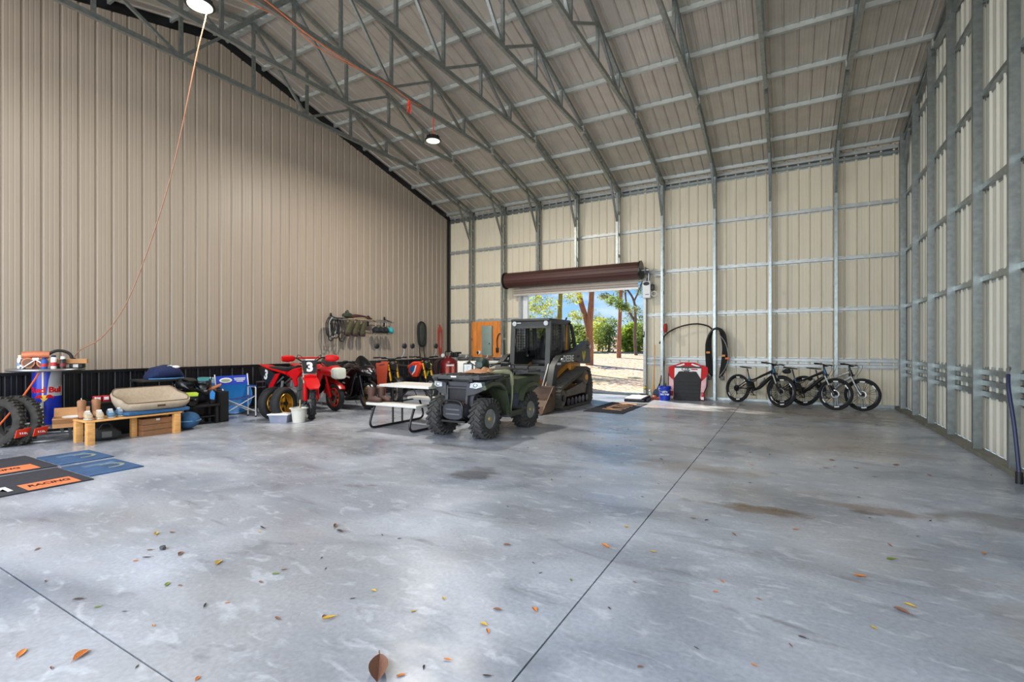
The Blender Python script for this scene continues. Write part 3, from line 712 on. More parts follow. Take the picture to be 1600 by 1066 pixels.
# ------------------------------------------------------------------ four wheeler
GRN = M('olive green body plastic', (62, 70, 50), .42, 0, .15, 5); GRND = M('dark olive plastic', (44, 50, 40), .5, 0, .2, 6)
DGR = M('dark grey plastic', (64, 66, 72), .5, 0, .12, 8); DUST = M('dusty black plastic', (66, 67, 68), .7, 0, .3, 10)
RIMG = M('grey painted rim', (146, 150, 148), .45, .5, .15, 10)
LENS = M('clear lamp lens', (176, 182, 186), .15, 0, .4, 30); REDL = M('red lamp lens', (206, 40, 50), .2)
av = thing('four_wheeler', 'olive green four wheeler with knobbly tyres parked in front of the tracked loader', 'vehicle', (-4.40, 6.85, 0))
def atv_wheel(x, y, w, s_):
    R = .305; wh = B().torus((x, y, R), R-.085, .082, w/2, ax='X', n=40, m=12, sq=.7).o('tyre', DRUBBER, av)
    b = B()
    for k in range(22):
        a = 2*PI*k/22
        for q in (-1, 1):
            aa = a+(PI/22 if q > 0 else 0)
            c = V((x+q*w*.26, y+math.cos(aa)*(R-.006), R+math.sin(aa)*(R-.006))); t_ = V((0, -math.sin(aa), math.cos(aa))); r_ = V((0, math.cos(aa), math.sin(aa)))
            d = (V((q*1.0, 0, 0))*.9+t_*.75).normalized()
            b.bar(c-d*w*.27, c+d*w*.27, .034, .03, up=r_)
            b.bar(c+V((q*w*.17, 0, 0))-r_*.012+t_*.03, c+V((q*w*.25, 0, 0))-r_*.07+t_*.05, .034, .022, up=r_)
    b.o('tread', DRUBBER, wh, smooth=False)['kind'] = 'stuff'
    xo = x+s_*w*.36
    B().lathe([(.145, -.0), (.15, .01), (.135, .012), (.125, -.03), (.06, -.035), (.055, -.012), (.001, -.012)] if s_ > 0 else [(.145, 0), (.15, -.01), (.135, -.012), (.125, .03), (.06, .035), (.055, .012), (.001, .012)], (xo, y, R), 'X', 28).o('rim', RIMG, wh)
    B().cyl((xo-.02*s_, y, R), (xo+.02*s_, y, R), .045, .03, n=16).o('hub', M('tan hub cap', (176, 152, 92), .5, .3), wh)
for x, y, w in ((.385, -.65, .22), (-.415, -.65, .22), (.385, .65, .26), (-.415, .65, .26)): atv_wheel(x, y, w, 1 if x > 0 else -1)
# front body
b = B(); b.prism([(-.30, .86), (-.34, .74), (-.27, .62), (-.25, .42), (-.18, .30), (.18, .30), (.25, .42), (.27, .62), (.34, .74), (.30, .86)], 'Y', -.80, -.70)
b.o('front_cowl', DGR, av)
B().box(0, -.815, .655, .34, .02, .28, bev=.01).o('grille', M('black mesh', (30, 30, 34), .7, 0, .4, 90), av)
for z in (.535, .77): B().box(0, -.825, z, .36, .03, .03, bev=.01).o('grille_bar', DGR, av)
for x in (-.19, .19): B().bar((x, -.82, .80), (x*.95, -.85, .50), .035, .04).o('grille_post', DUST, av)
B().hull([(-.96, 0, .42, .2, .12), (-.88, 0, .42, .25, .15), (-.74, 0, .42, .24, .13)], ax='Y').o('bumper', M('black bumper', (38, 39, 44), .5, 0, .2, 10), av)
for z in (.45, .38): B().box(0, -.958, z, .26, .02, .028, bev=.008).o('bumper_slot', M('grey insert', (84, 86, 90)), av)
B().box(.16, -.93, .545, .05, .02, .05).o('tow_hook_plate', RED if False else M('dull maroon', (92, 52, 60)), av)
B().tube([(-.22, -.88, .3), (-.2, -.97, .36), (-.2, -.985, .5), (-.12, -.97, .58), (.12, -.97, .58), (.2, -.985, .5), (.2, -.97, .36), (.22, -.88, .3)], .016, sub=4).o('bumper_bar', BLKMET, av)
B().box(0, -.8, .27, .44, .3, .03).o('skid_plate', BLKMET, av, smooth=False)
for s_ in (-1, 1):
    # headlamp fairing, fender over the tyre
    B().loft([[(s_*a, y, z) for a, y, z in r] for r in (
        [(.20, -.86, .84), (.20, -.86, .66), (.20, -.70, .66), (.20, -.70, .9)],
        [(.34, -.86, .87), (.34, -.85, .69), (.34, -.66, .70), (.34, -.62, .91)],
        [(.47, -.80, .87), (.48, -.78, .76), (.48, -.6, .78), (.47, -.55, .90)])]).o('lamp_fairing', DGR if s_ > 0 else DUST, av)
    h = B().loft([[(s_*a, y, z) for a, y, z in r] for r in ([(.27, -.875, .85), (.26, -.885, .785), (.27, -.8, .785), (.27, -.8, .85)], [(.36, -.875, .865), (.37, -.875, .775), (.37, -.8, .775), (.36, -.8, .865)], [(.44, -.84, .86), (.45, -.835, .80), (.44, -.78, .8), (.44, -.78, .86)])]).o('headlamp', LENS, av)
    B().ell((s_*.35, -.878, .82), .035, .012, .03).o('bulb_reflector', M('chrome reflector', (210, 212, 214), .15, .9), h)
    pts = [(-.82, .80), (-.62, .845), (-.40, .83), (-.22, .74), (-.12, .48), (-.05, .30)]
    b = B(); rr = []
    for y, z in pts: rr.append([(s_*.20, y, z+.05), (s_*.50, y, z+.02), (s_*.52, y, z-.03), (s_*.50, y, z-.05), (s_*.20, y, z+.01)])
    b.loft(rr).o('front_fender', GRN, av)
    B().prism([(-.62, .86), (-.1, .92), (.05, .84), (.0, .40), (-.10, .32), (-.24, .62), (-.42, .76)], 'X', s_*.24, s_*.34).o('side_panel', GRN, av)
    B().bar((s_*.46, -.5, .87), (s_*.40, .02, .93), .1, .05).o('fender_ridge', GRND, av)
    # suspension
    B().cyl((s_*.16, -.66, .36), (s_*.32, -.65, .31), .035).o('lower_arm', RIMG, av); B().cyl((s_*.20, -.62, .70), (s_*.27, -.64, .36), .022).o('shock', STEEL, av)
    b = B()
    for k in range(7): b.torus((s_*(.212+.008*k), -.622-.003*k, .66-.04*k), .036, .009, ax='Z', n=14, m=6)
    b.o('shock_spring', M('black spring', (28, 28, 30), .4, .5), av)
    # foot well and rear box
    B().box(s_*.36, .1, .285, .30, .5, .04, bev=.01).o('foot_well', DUST, av); B().prism([(-.14, .3), (.36, .3), (.36, .35), (-.09, .35), (-.14, .46)], 'X', s_*.46, s_*.50).o('well_rim', GRN, av)
    B().loft([[(s_*a, y, z) for a, y, z in r] for r in ([(.18, .04, .90), (.18, .04, .45), (.18, .5, .4), (.18, .9, .6), (.18, 1.05, .9)], [(.40, .12, .87), (.38, .16, .5), (.38, .38, .42), (.42, .9, .62), (.42, 1.04, .9)], [(.47, .2, .86), (.44, .24, .56), (.44, .34, .5), (.50, .9, .68), (.50, 1.02, .89)])]).o('rear_panel', GRN, av)
    B().loft([[(s_*a, y, z) for a, y, z in r] for r in ([(.20, .08, .60), (.20, .1, .32), (.2, .4, .32), (.2, .4, .6)], [(.40, .11, .60), (.36, .14, .34), (.38, .32, .34), (.42, .38, .6)], [(.455, .2, .61), (.40, .2, .36), (.42, .3, .36), (.46, .34, .6)])]).o('knee_panel', M('worn slate plastic', (62, 66, 76), .55, 0, .2, 8), av)
    b = B(); rr = []
    for y, z in ((.28, .52), (.36, .66), (.5, .74), (.75, .75), (.98, .70)): rr.append([(s_*.22, y, z+.05), (s_*.52, y, z+.03), (s_*.54, y, z-.03), (s_*.22, y, z)])
    b.loft(rr).o('rear_fender', GRN, av)
    B().cyl((s_*.16, .65, .33), (s_*.32, .65, .31), .04).o('axle', BLKMET, av)
    tl = B().box(s_*.40, 1.06, .80, .16, .05, .07, bev=.015).o('tail_lamp', REDL, av)
    B().tube([(s_*.13, -.12, 1.07), (s_*.30, -.06, 1.14), (s_*.40, .03, 1.13)], .014, sub=4).o('handlebar', BLKMET, av)
    B().cyl((s_*.32, -.045, 1.14), (s_*.43, .06, 1.125), .021).o('grip', RUBBER, av)
    B().cyl((s_*.33, -.09, 1.14), (s_*.42, -.02, 1.135), .007).o('brake_lever', STEEL, av)
B().hull([(-.72, 0, .8, .26, .1), (-.4, 0, .82, .24, .12), (-.1, 0, .84, .16, .13), (.1, 0, .80, .16, .14)], ax='Y').o('centre_body', GRND, av)
B().box(0, -.1, .45, .34, 1.5, .24, bev=.04).o('frame_and_engine', BLKMET, av)
# front rack deck: flat slab with ridges
B().prism([(-.44, -.90), (.44, -.90), (.50, -.78), (.47, -.22), (.30, -.16), (-.30, -.16), (-.47, -.22), (-.50, -.78)], 'Z', .905, .955).o('front_rack', DUST, av)
for k in range(7): B().box(-.36+.12*k, -.52, .962, .03, .6, .02, bev=.006).o('rack_rib', DUST, av)
for x in (-.36, .30): B().box(x, -.905, .90, .06, .02, .05).o('rack_hole', BLACK, av, smooth=False)
B().box(-.02, -.91, .945, .1, .006, .022).o('maker_badge', WHITE, av, smooth=False)
# console, seat
B().hull([(-.20, -.03, 1.10, .07, .05), (-.14, -.03, 1.13, .10, .10), (-.04, -.03, 1.10, .10, .11), (.04, -.03, 1.04, .05, .06)], ax='Y').o('instrument_pod', M('dark green pod', (34, 52, 42), .4), av)
B().cyl((0, -.04, .85), (0, -.09, 1.08), .04).o('steering_column', BLKMET, av)
B().hull([(-.02, 0, .93, .10, .05), (.1, 0, .95, .15, .07), (.4, 0, .95, .17, .07), (.62, 0, .97, .16, .08), (.68, 0, .95, .1, .05)], ax='Y', n=20).o('seat', M('dark seat vinyl', (48, 52, 46), .55, 0, .12, 8), av)
B().tube([(.02, -.25, .96), (.28, -.18, .985), (.40, -.05, .99), (.46, .02, .93), (.46, .05, .6), (.49, -.06, .34)], [.02, .035, .045, .035, .016, .012], sub=5).o('fender_edge', M('sun faded olive', (142, 144, 112), .5, 0, .1, 8), av)
# rear rack
B().prism([(-.46, .60), (.46, .60), (.48, 1.06), (.3, 1.14), (-.3, 1.14), (-.48, 1.06)], 'Z', .95, .985).o('rear_rack', DUST, av)
B().tube([(-.42, .66, .98), (-.42, .72, 1.06), (-.42, 1.05, 1.07), (-.3, 1.14, 1.06), (.3, 1.14, 1.06), (.42, 1.05, 1.07), (.42, .72, 1.06), (.42, .66, .98)], .012, sub=4).o('rack_rail', BLKMET, av)
for k in range(6): B().box(-.35+.14*k, .87, .99, .025, .5, .015).o('rack_rib', DUST, av, smooth=False)
B().cyl((.15, 1.0, .5), (.2, 1.2, .48), .06).o('exhaust', BLKMET, av)
gl = thing('leather_cloth', 'crumpled tan leather work gloves lying on the front rack of the four wheeler', 'gloves', (-4.28, 6.36, .975))
TAN = M('tan leather', (158, 112, 76), .8, 0, .15, 14)
R2 = random.Random(5)
def crumple(w, d, h, n=12):
    b = B(); R = random.Random(int(w*100)); g = [[b.bm.verts.new(((i/n-.5)*w*(1-.25*abs(j/n-.5)), (j/n-.5)*d, h*(.25+.75*math.sin(PI*i/n)*math.sin(PI*j/n))*R.uniform(.6, 1.1))) for j in range(n+1)] for i in range(n+1)]
    for i in range(n):
        for j in range(n): b.bm.faces.new((g[i][j], g[i+1][j], g[i+1][j+1], g[i][j+1]))
    return b
crumple(.44, .26, .08).o('glove', TAN, gl, ang=80); o = crumple(.26, .2, .1).o('glove', TAN, gl, ang=80); o.location = (.13, .06, .01); o.rotation_euler = (0, 0, .5)

# ------------------------------------------------------------------ compact track loader
LY_ = M('construction yellow ochre paint', (216, 148, 54), .4, .0, .12, 4); CABG = M('dark charcoal loader paint', (58, 60, 58), .5, .1, .18, 4); RUST = M('worn rusty bucket steel', (112, 92, 78), .6, .3, .3, 4)
ld = thing('track_loader', 'charcoal and yellow compact track loader with a rusty bucket parked in the doorway', 'loader', (-5.2, 10.5, 0))
TRK = [(-.92, .10), (-.78, 0.02), (.86, .02), (.98, .12), (1.0, .5), (.84, .84), (.62, .90), (.42, .84), (-.88, .50), (-.97, .34)]
def rr_path(poly, n=4):
    return smooth_path([V((0, y, z)) for y, z in poly], n, True)
for s_ in (-1, 1):
    x0, x1 = (.55, .95) if s_ > 0 else (-.95, -.55)
    path = []
    for i, (y, z) in enumerate(TRK):
        y2, z2 = TRK[(i+1) % len(TRK)]; L = math.hypot(y2-y, z2-z); k = max(2, int(L/.075))
        for j in range(k): path.append((y+(y2-y)*j/k, z+(z2-z)*j/k))
    cyy = sum(p[0] for p in path)/len(path); 
    def inset(p, d):
        c = V((.03, .42)); v = V((p[0], p[1])); n_ = (c-v); 
        return v+n_.normalized()*d*1.5
    b = B(); k = len(path); rings = []
    nrm = []
    for i, p in enumerate(path):
        a, c = V(path[i-1]), V(path[(i+1) % k]); t_ = (c-a).normalized(); nrm.append((V((t_.y, -t_.x)), t_))
    for i, p in enumerate(path):
        q = V(p)-nrm[i][0]*.05
        rings.append([(x0, p[0], p[1]), (x1, p[0], p[1]), (x1, q.x, q.y), (x0, q.x, q.y)])
    tr = b.loft(rings, closed=True).o('track', M('dusty track rubber', (82, 79, 72), .85, 0, .25, 14, bump=.3), ld, ang=50)
    b = B()
    for i in range(0, k, 1):
        p, (n_, t_) = path[i], nrm[i]; u = V((0, n_.x, n_.y))
        if p[1] < .015: u = u*0
        b.bar((x0, p[0]+u.y*.01, max(p[1]+u.z*.01, .013)), (x1, p[0]+u.y*.01, max(p[1]+u.z*.01, .013)), .035, .03, up=V((0, n_.x, n_.y)))
    b.o('track_lugs', M('dusty track rubber'), tr, smooth=False)['kind'] = 'stuff'
    xf_ = x1-.07 if s_ > 0 else x0+.07
    B().prism([(-.62, .28), (.6, .30), (.68, .46), (.5, .56), (-.5, .42)], 'X', xf_-.05, xf_+.03).o('track_frame', M('greasy grey steel', (112, 104, 94), .6, .3, .25, 8), tr)
    for y in (-.72, -.42, -.2, .02, .24, .46, .72): B().cyl((x0+.04, y, .155), (x1-.04, y, .155), .09, n=18).o('roller', BLKMET, tr)
    for y, z, r in ((-.76, .27, .17), (.62, .66, .17)):
        w_ = B().cyl((x0+.04, y, z), (x1-.03, y, z), r, n=24).o('sprocket' if z > .5 else 'idler', M('greasy grey steel'), tr)
        B().cyl((x1-.03 if s_ > 0 else x0+.03, y, z), (x1+.0 if s_ > 0 else x0-.0, y, z), .07, n=16).o('hub', LY_ if z > .5 else BLKMET, w_)
    B().prism([(-.60, .30), (.80, .36), (.80, .98), (.30, 1.02), (-.55, .72), (-.75, .45)], 'X', s_*.42, s_*.58).o('side_panel', LY_, ld)
    B().box(s_*.60, .55, .95, .14, .55, .22, bev=.02).o('rear_step', LY_, ld)
    # lift arm: rear tower, boom, front drop leg
    arm = [(-.50, 1.20), (.35, 1.30), (1.16, 1.56), (1.28, 1.52), (1.36, .98), (1.05, .97), (.35, 1.06), (-.3, 1.0), (-.64, .90), (-.79, .60), (-.91, .30), (-1.04, .30), (-1.02, .5), (-.84, .98)]
    a_ = B().prism(arm, 'X', s_*.62, s_*.76).o('lift_arm', CABG, ld)
    for y, z in ((1.22, 1.40), (-.5, 1.1), (-.93, .36)): B().cyl((s_*.58, y, z), (s_*.80, y, z), .05, n=16).o('pivot_pin', STEEL, a_)
    B().cyl((s_*.56, -.35, .62), (s_*.58, .9, 1.06), .05).o('lift_cylinder', BLKMET, ld); B().cyl((s_*.5, -.60, 1.0), (s_*.5, -.95, .45), .035).o('tilt_cylinder', STEEL, ld)
    B().tube([(s_*.5, -.5, 1.1), (s_*.56, -.62, .95), (s_*.54, -.75, .75), (s_*.48, -.82, .5)], .018, sub=4).o('hydraulic_hose', BLACK, ld)
    if s_ > 0:
        text('DEERE', .205, WHITE, a_, (.764, -.08, 1.12), (PI/2, 0, PI/2), sx=1.05, bold=.005); text('333G', .085, M('grey ink'), a_, (.764, .56, 1.16), (PI/2, 0, PI/2), bold=.002)
        em = B().prism([(.80, 1.14), (.86, 1.03), (.96, 1.14), (1.0, 1.28), (.93, 1.30), (.88, 1.16), (.82, 1.30), (.77, 1.27)], 'X', .762, .766).o('yellow_emblem', M('emblem yellow', (196, 186, 44), .5), a_)
        B().box(.763, -.62, 1.02, .006, .2, .05).o('white_decal', WHITE, a_, smooth=False)
# cab frame
cab = B()
FY, RY, CX, Z0, Z1 = -.52, .62, .46, .62, 2.0
for s_ in (-1, 1):
    cab.bar((s_*CX, FY-.06, .70), (s_*CX, FY+.04, Z1), .12, .09); cab.bar((s_*CX, .18, 1.2), (s_*CX, .18, Z1), .08, .09); cab.bar((s_*CX, RY, 1.05), (s_*CX, RY-.06, Z1), .09, .09)
    cab.bar((s_*CX, FY, Z1-.02), (s_*CX, RY, Z1-.02), .09, .09); cab.bar((s_*CX, FY+.02, 1.22), (s_*CX, RY, 1.28), .08, .1)
cab.bar((-CX, FY+.03, Z1-.07), (CX, FY+.03, Z1-.07), .08, .2); cab.bar((-CX, FY-.02, .90), (CX, FY-.02, .90), .08, .12); cab.bar((-CX, RY, Z1-.05), (CX, RY, Z1-.05), .1, .1)
cab.o('cab_frame', CABG, ld, smooth=False)
B().box(0, .05, Z1+.02, 1.02, 1.26, .07, bev=.03).o('cab_roof', CABG, ld)
for s_ in (-1, 1):
    B().prism([(FY, .62), (.62, .62), (.62, 1.24), (FY, 1.2)], 'X', s_*.44, s_*.48).o('cab_side', CABG, ld, smooth=False)
    B().prism([(FY+.06, 1.26), (.14, 1.28), (.14, 1.94), (FY+.06, 1.93)], 'X', s_*.455, s_*.462).o('side_glass', GLASS, ld, smooth=False)
    B().prism([(.22, 1.30), (RY-.05, 1.32), (RY-.08, 1.94), (.22, 1.94)], 'X', s_*.455, s_*.462).o('rear_side_glass', GLASS, ld, smooth=False)
    b = B()
    for k in range(9): b.bar((s_*.47, FY+.08, 1.32+.068*k), (s_*.47, .14, 1.32+.068*k), .012, .01)
    for k in range(4): b.bar((s_*.47, FY+.1+.14*k, 1.27), (s_*.47, FY+.1+.14*k, 1.94), .012, .012)
    b.o('window_guard', BLKMET, ld, smooth=False)
    B().cyl((s_*.41, FY-.05, 1.94), (s_*.41, FY-.005, 1.94), .055, n=20).o('work_lamp', LENS, ld)
    B().tube([(s_*.36, FY-.01, 1.3), (s_*.38, FY-.05, 1.5), (s_*.36, FY-.01, 1.68)], .014, sub=4).o('grab_handle', BLKMET, ld)
B().box(-.3, FY-.025, 1.955, .1, .01, .02).o('roof_badge', WHITE, ld, smooth=False)
B().box(0, RY-.02, 1.55, .8, .05, .7).o('rear_wall', GLASS, ld, smooth=False)
B().box(.2, RY-.09, 1.62, .22, .03, .42, bev=.02).o('rear_window_sticker', M('pale tan paper', (206, 190, 150), .6), ld)  # pale tan paper sticker inside the rear window
B().box(0, .22, 1.02, .5, .5, .16, bev=.05).o('seat_cushion', BLACK, ld); B().box(0, .46, 1.38, .46, .14, .62, rot=(-.15, 0, 0), bev=.05).o('seat_back', BLACK, ld)
for s_ in (-1, 1): B().box(s_*.32, .08, 1.18, .1, .4, .08, bev=.03).o('arm_rest', BLACK, ld); B().cyl((s_*.32, -.08, 1.2), (s_*.32, -.12, 1.36), .025).o('joystick', BLACK, ld)
B().box(0, -.1, .72, .9, .9, .2).o('cab_floor', CABG, ld, smooth=False)
B().box(0, .95, .98, 1.08, .6, .78, bev=.05).o('engine_hood', CABG, ld); B().box(0, .6, .55, .9, 1.0, .5, bev=.03).o('chassis', LY_, ld)
B().tube([(.42, .62, 1.95), (.46, .78, 1.92), (.47, .92, 1.62), (.47, 1.0, 1.34)], .045, sub=4).o('rear_guard', CABG, ld)
B().tube([(.2, .9, 1.36), (.2, .92, 1.9), (.26, .98, 2.15)], .022, sub=4).o('exhaust_stack', BLKMET, ld)
B().bar((.44, .5, 1.3), (.44, .55, 1.95), .07, .1).o('yellow_pillar', LY_, ld, smooth=False)
# bucket
b = B(); prof = [(-1.0, .50), (-1.02, .22), (-1.12, .08), (-1.62, .02), (-1.62, .035), (-1.14, .11), (-1.05, .23), (-1.03, .52)]
b.prism(prof, 'X', -.90, .84)
bu = b.o('bucket', RUST, ld, smooth=False)
for x in (-.90, .825): B().prism([(-1.0, .53), (-1.0, .10), (-1.1, .02), (-1.62, .02), (-1.58, .1), (-1.1, .53)], 'X', x, x+.02).o('bucket_side', RUST, bu, smooth=False)
B().box(-.03, -1.03, .53, 1.74, .07, .04).o('bucket_lip', RUST, bu, smooth=False); B().box(-.03, -1.63, .02, 1.74, .1, .016).o('cutting_edge', STEEL, bu, smooth=False)
B().box(0, -.97, .32, 1.1, .06, .4).o('coupler', CABG, ld, smooth=False)
B().cyl((.846, -1.2, .38), (.852, -1.2, .38), .035, n=14).o('side_hole', BLKMET, bu)

# ------------------------------------------------------------------ picnic table with tubular legs
pt = thing('picnic_table', 'white topped picnic table with black tubular legs behind the four wheeler', 'table', (-5.72, 6.53, 0))
def plank(n, x0, x1, y0, y1, z, t=.045):
    B().box((x0+x1)/2, (y0+y1)/2, z-t/2, x1-x0, y1-y0, t, bev=.008).o(n, OFFW, pt)
plank('tabletop', -.56, .56, -.28, .06, .74); plank('tabletop', -.56, .56, .065, .40, .74)
plank('bench_seat', -.57, .55, -.58, -.30, .45); plank('bench_seat', -.57, .55, .46, .74, .45)
for x in (-.44, .44):
    B().tube([(x, -.48, .425), (x, -.52, .34), (x, -.60, .14), (x, -.58, .05), (x, -.50, .024), (x, -.3, .022), (x, .5, .022), (x, .66, .024), (x, .74, .05), (x, .76, .14), (x, .68, .34), (x, .64, .425)], .02, n=10, sub=4).o('leg_frame', BLKMET, pt)
    for y in (-.06, .18): B().cyl((x, y, .03), (x, y, .7), .018).o('upright', BLKMET, pt)
    B().cyl((x, -.5, .41), (x, .68, .41), .016).o('seat_bearer', BLKMET, pt); B().cyl((x, -.22, .68), (x, .34, .68), .016).o('top_bearer', BLKMET, pt)
    B().cyl((x, .06, .42), (x*.25, .06, .69), .014).o('brace', BLKMET, pt)

def boot(t, x, y, rz, L, H, m, sole, dz=0, shaft=.055):
    """Ankle boot: foot towards local +x."""
    mt = Matrix.Translation((x, y, dz)) @ Matrix.Rotation(rz, 4, 'Z')
    b = B().hull([(-L*.32, 0, .06, .036, .045), (-L*.2, 0, .068, .044, .055), (L*.05, 0, .066, .045, .052), (L*.35, 0, .05, .048, .036), (L*.58, 0, .042, .04, .028), (L*.66, 0, .036, .02, .016)], n=16)
    if H > .1:
        b.loft([[(-L*.12+shaft*(.84+.05*k)*math.cos(q)*(1+.07*k), shaft*.82*(1+.05*k)*math.sin(q), .05+(H-.05)*k/4+(.028*abs(math.cos(q))-.02 if k == 4 else 0)) for q in [2*PI*i/14 for i in range(14)]] for k in range(5)])
    bmesh.ops.transform(b.bm, matrix=mt, verts=b.bm.verts)
    u = b.o('upper', m, t, ang=70)
    s = B().hull([(-L*.35, 0, .01, .04, .01), (-L*.1, 0, .01, .042, .01), (L*.3, 0, .01, .05, .01), (L*.6, 0, .012, .04, .009), (L*.68, 0, .014, .02, .006)], n=16)
    bmesh.ops.transform(s.bm, matrix=mt, verts=s.bm.verts); s.o('sole', sole, t)
    if H > .1:
        q = B().torus((0, 0, 0), .018, .005, ax='Y', n=12, m=6); q.xf((-L*.12-shaft*1.1, 0, H+.01)); bmesh.ops.transform(q.bm, matrix=mt, verts=q.bm.verts); q.o('pull_loop', OFFW, t)
        l = B()
        for k in range(4): l.box(L*.12-.02*k, 0, .1+.03*k, .02, .06, .008)
        bmesh.ops.transform(l.bm, matrix=mt, verts=l.bm.verts); l.o('laces', BLACK, t, smooth=False)
    else:
        l = B()
        for k in range(4): l.box(L*.02+.028*k, 0, .118-.011*k, .012, .05, .006)
        l.hull([(-L*.22, 0, .114, .03, .012), (-L*.02, 0, .122, .03, .01), (0, 0, .12, .02, .004)]); bmesh.ops.transform(l.bm, matrix=mt, verts=l.bm.verts); l.o('laces', WHITE, t, ang=60)
BB = M('brown leather', (78, 50, 40), .6, 0, .15, 10); SOLE = M('brown rubber sole', (74, 54, 44), .8)
for i, (x, y, rz, l) in enumerate(((-6.18, 6.015, .12, 'left brown leather ankle boot on the near picnic bench'), (-6.10, 6.16, .10, 'right brown leather ankle boot on the near picnic bench, toe further right'))):
    t = thing('ankle_boot', l, 'boot', (x, y, .452), rz, 'brown boots on the picnic bench'); boot(t, 0, 0, 0, .26, .25, BB, SOLE, shaft=.066)
# ------------------------------------------------------------------ mountain bikes by the far wall
SILV = M('silver fork', (176, 178, 176), .35, .6, .08, 10); TEAL = M('teal blue frame paint', (32, 92, 128), .3, .2, .15, 5, coat=.4); BKF = M('gloss black frame', (14, 15, 17), .25, .1, .15, 6, coat=.4)
def spokes(b, x, z, r0, r1, n, y=0.0, w=.0028, dish=.02):
    for k in range(n):
        a = 2*PI*k/n
        b.cyl((x+r0*math.cos(a), y+dish*(1 if k % 2 else -1), z+r0*math.sin(a)), (x+r1*math.cos(a+.12*(1 if k % 4 < 2 else -1)), y, z+r1*math.sin(a+.12*(1 if k % 4 < 2 else -1))), w, n=4)
def bike_wheel(t, x, R, front):
    w = B().torus((x, 0, R), R-.03, .03, .03, n=44, m=10).o('tyre', M('bike tyre', (19, 19, 20), .8, 0, .2, 30), t)
    B().torus((x, 0, R), R-.072, .018, .016, n=44, m=8).o('rim', BKF, w)
    for a in (.5, 1.4, 3.6, 4.7):
        for s_ in (-1, 1):
            b = B(); b.loft([[(x+r*math.cos(q), s_*.018, R+r*math.sin(q)) for r in (R-.084, R-.062)]+[(x+r*math.cos(q), s_*.0185, R+r*math.sin(q)) for r in (R-.062, R-.084)] for q in [a+.07*k for k in range(6)]]); b.o('rim_decal', WHITE, w)
    b = B(); spokes(b, x, R, .022, R-.085, 28); b.o('spokes', M('dark spokes', (60, 60, 60), .4, .6), w)['kind'] = 'stuff'
    B().cyl((x, -.05, R), (x, .05, R), .022, n=14).o('hub', BLKMET, w); B().torus((x, -.035, R), .075, .012, .002, n=28, m=6).o('brake_disc', STEEL, w)
    if not front:
        b = B()
        for k in range(6): b.cyl((x, -.05-.004*k, R), (x, -.048-.004*k, R), .075-.01*k, n=20)
        b.o('cassette', BLKMET, w)
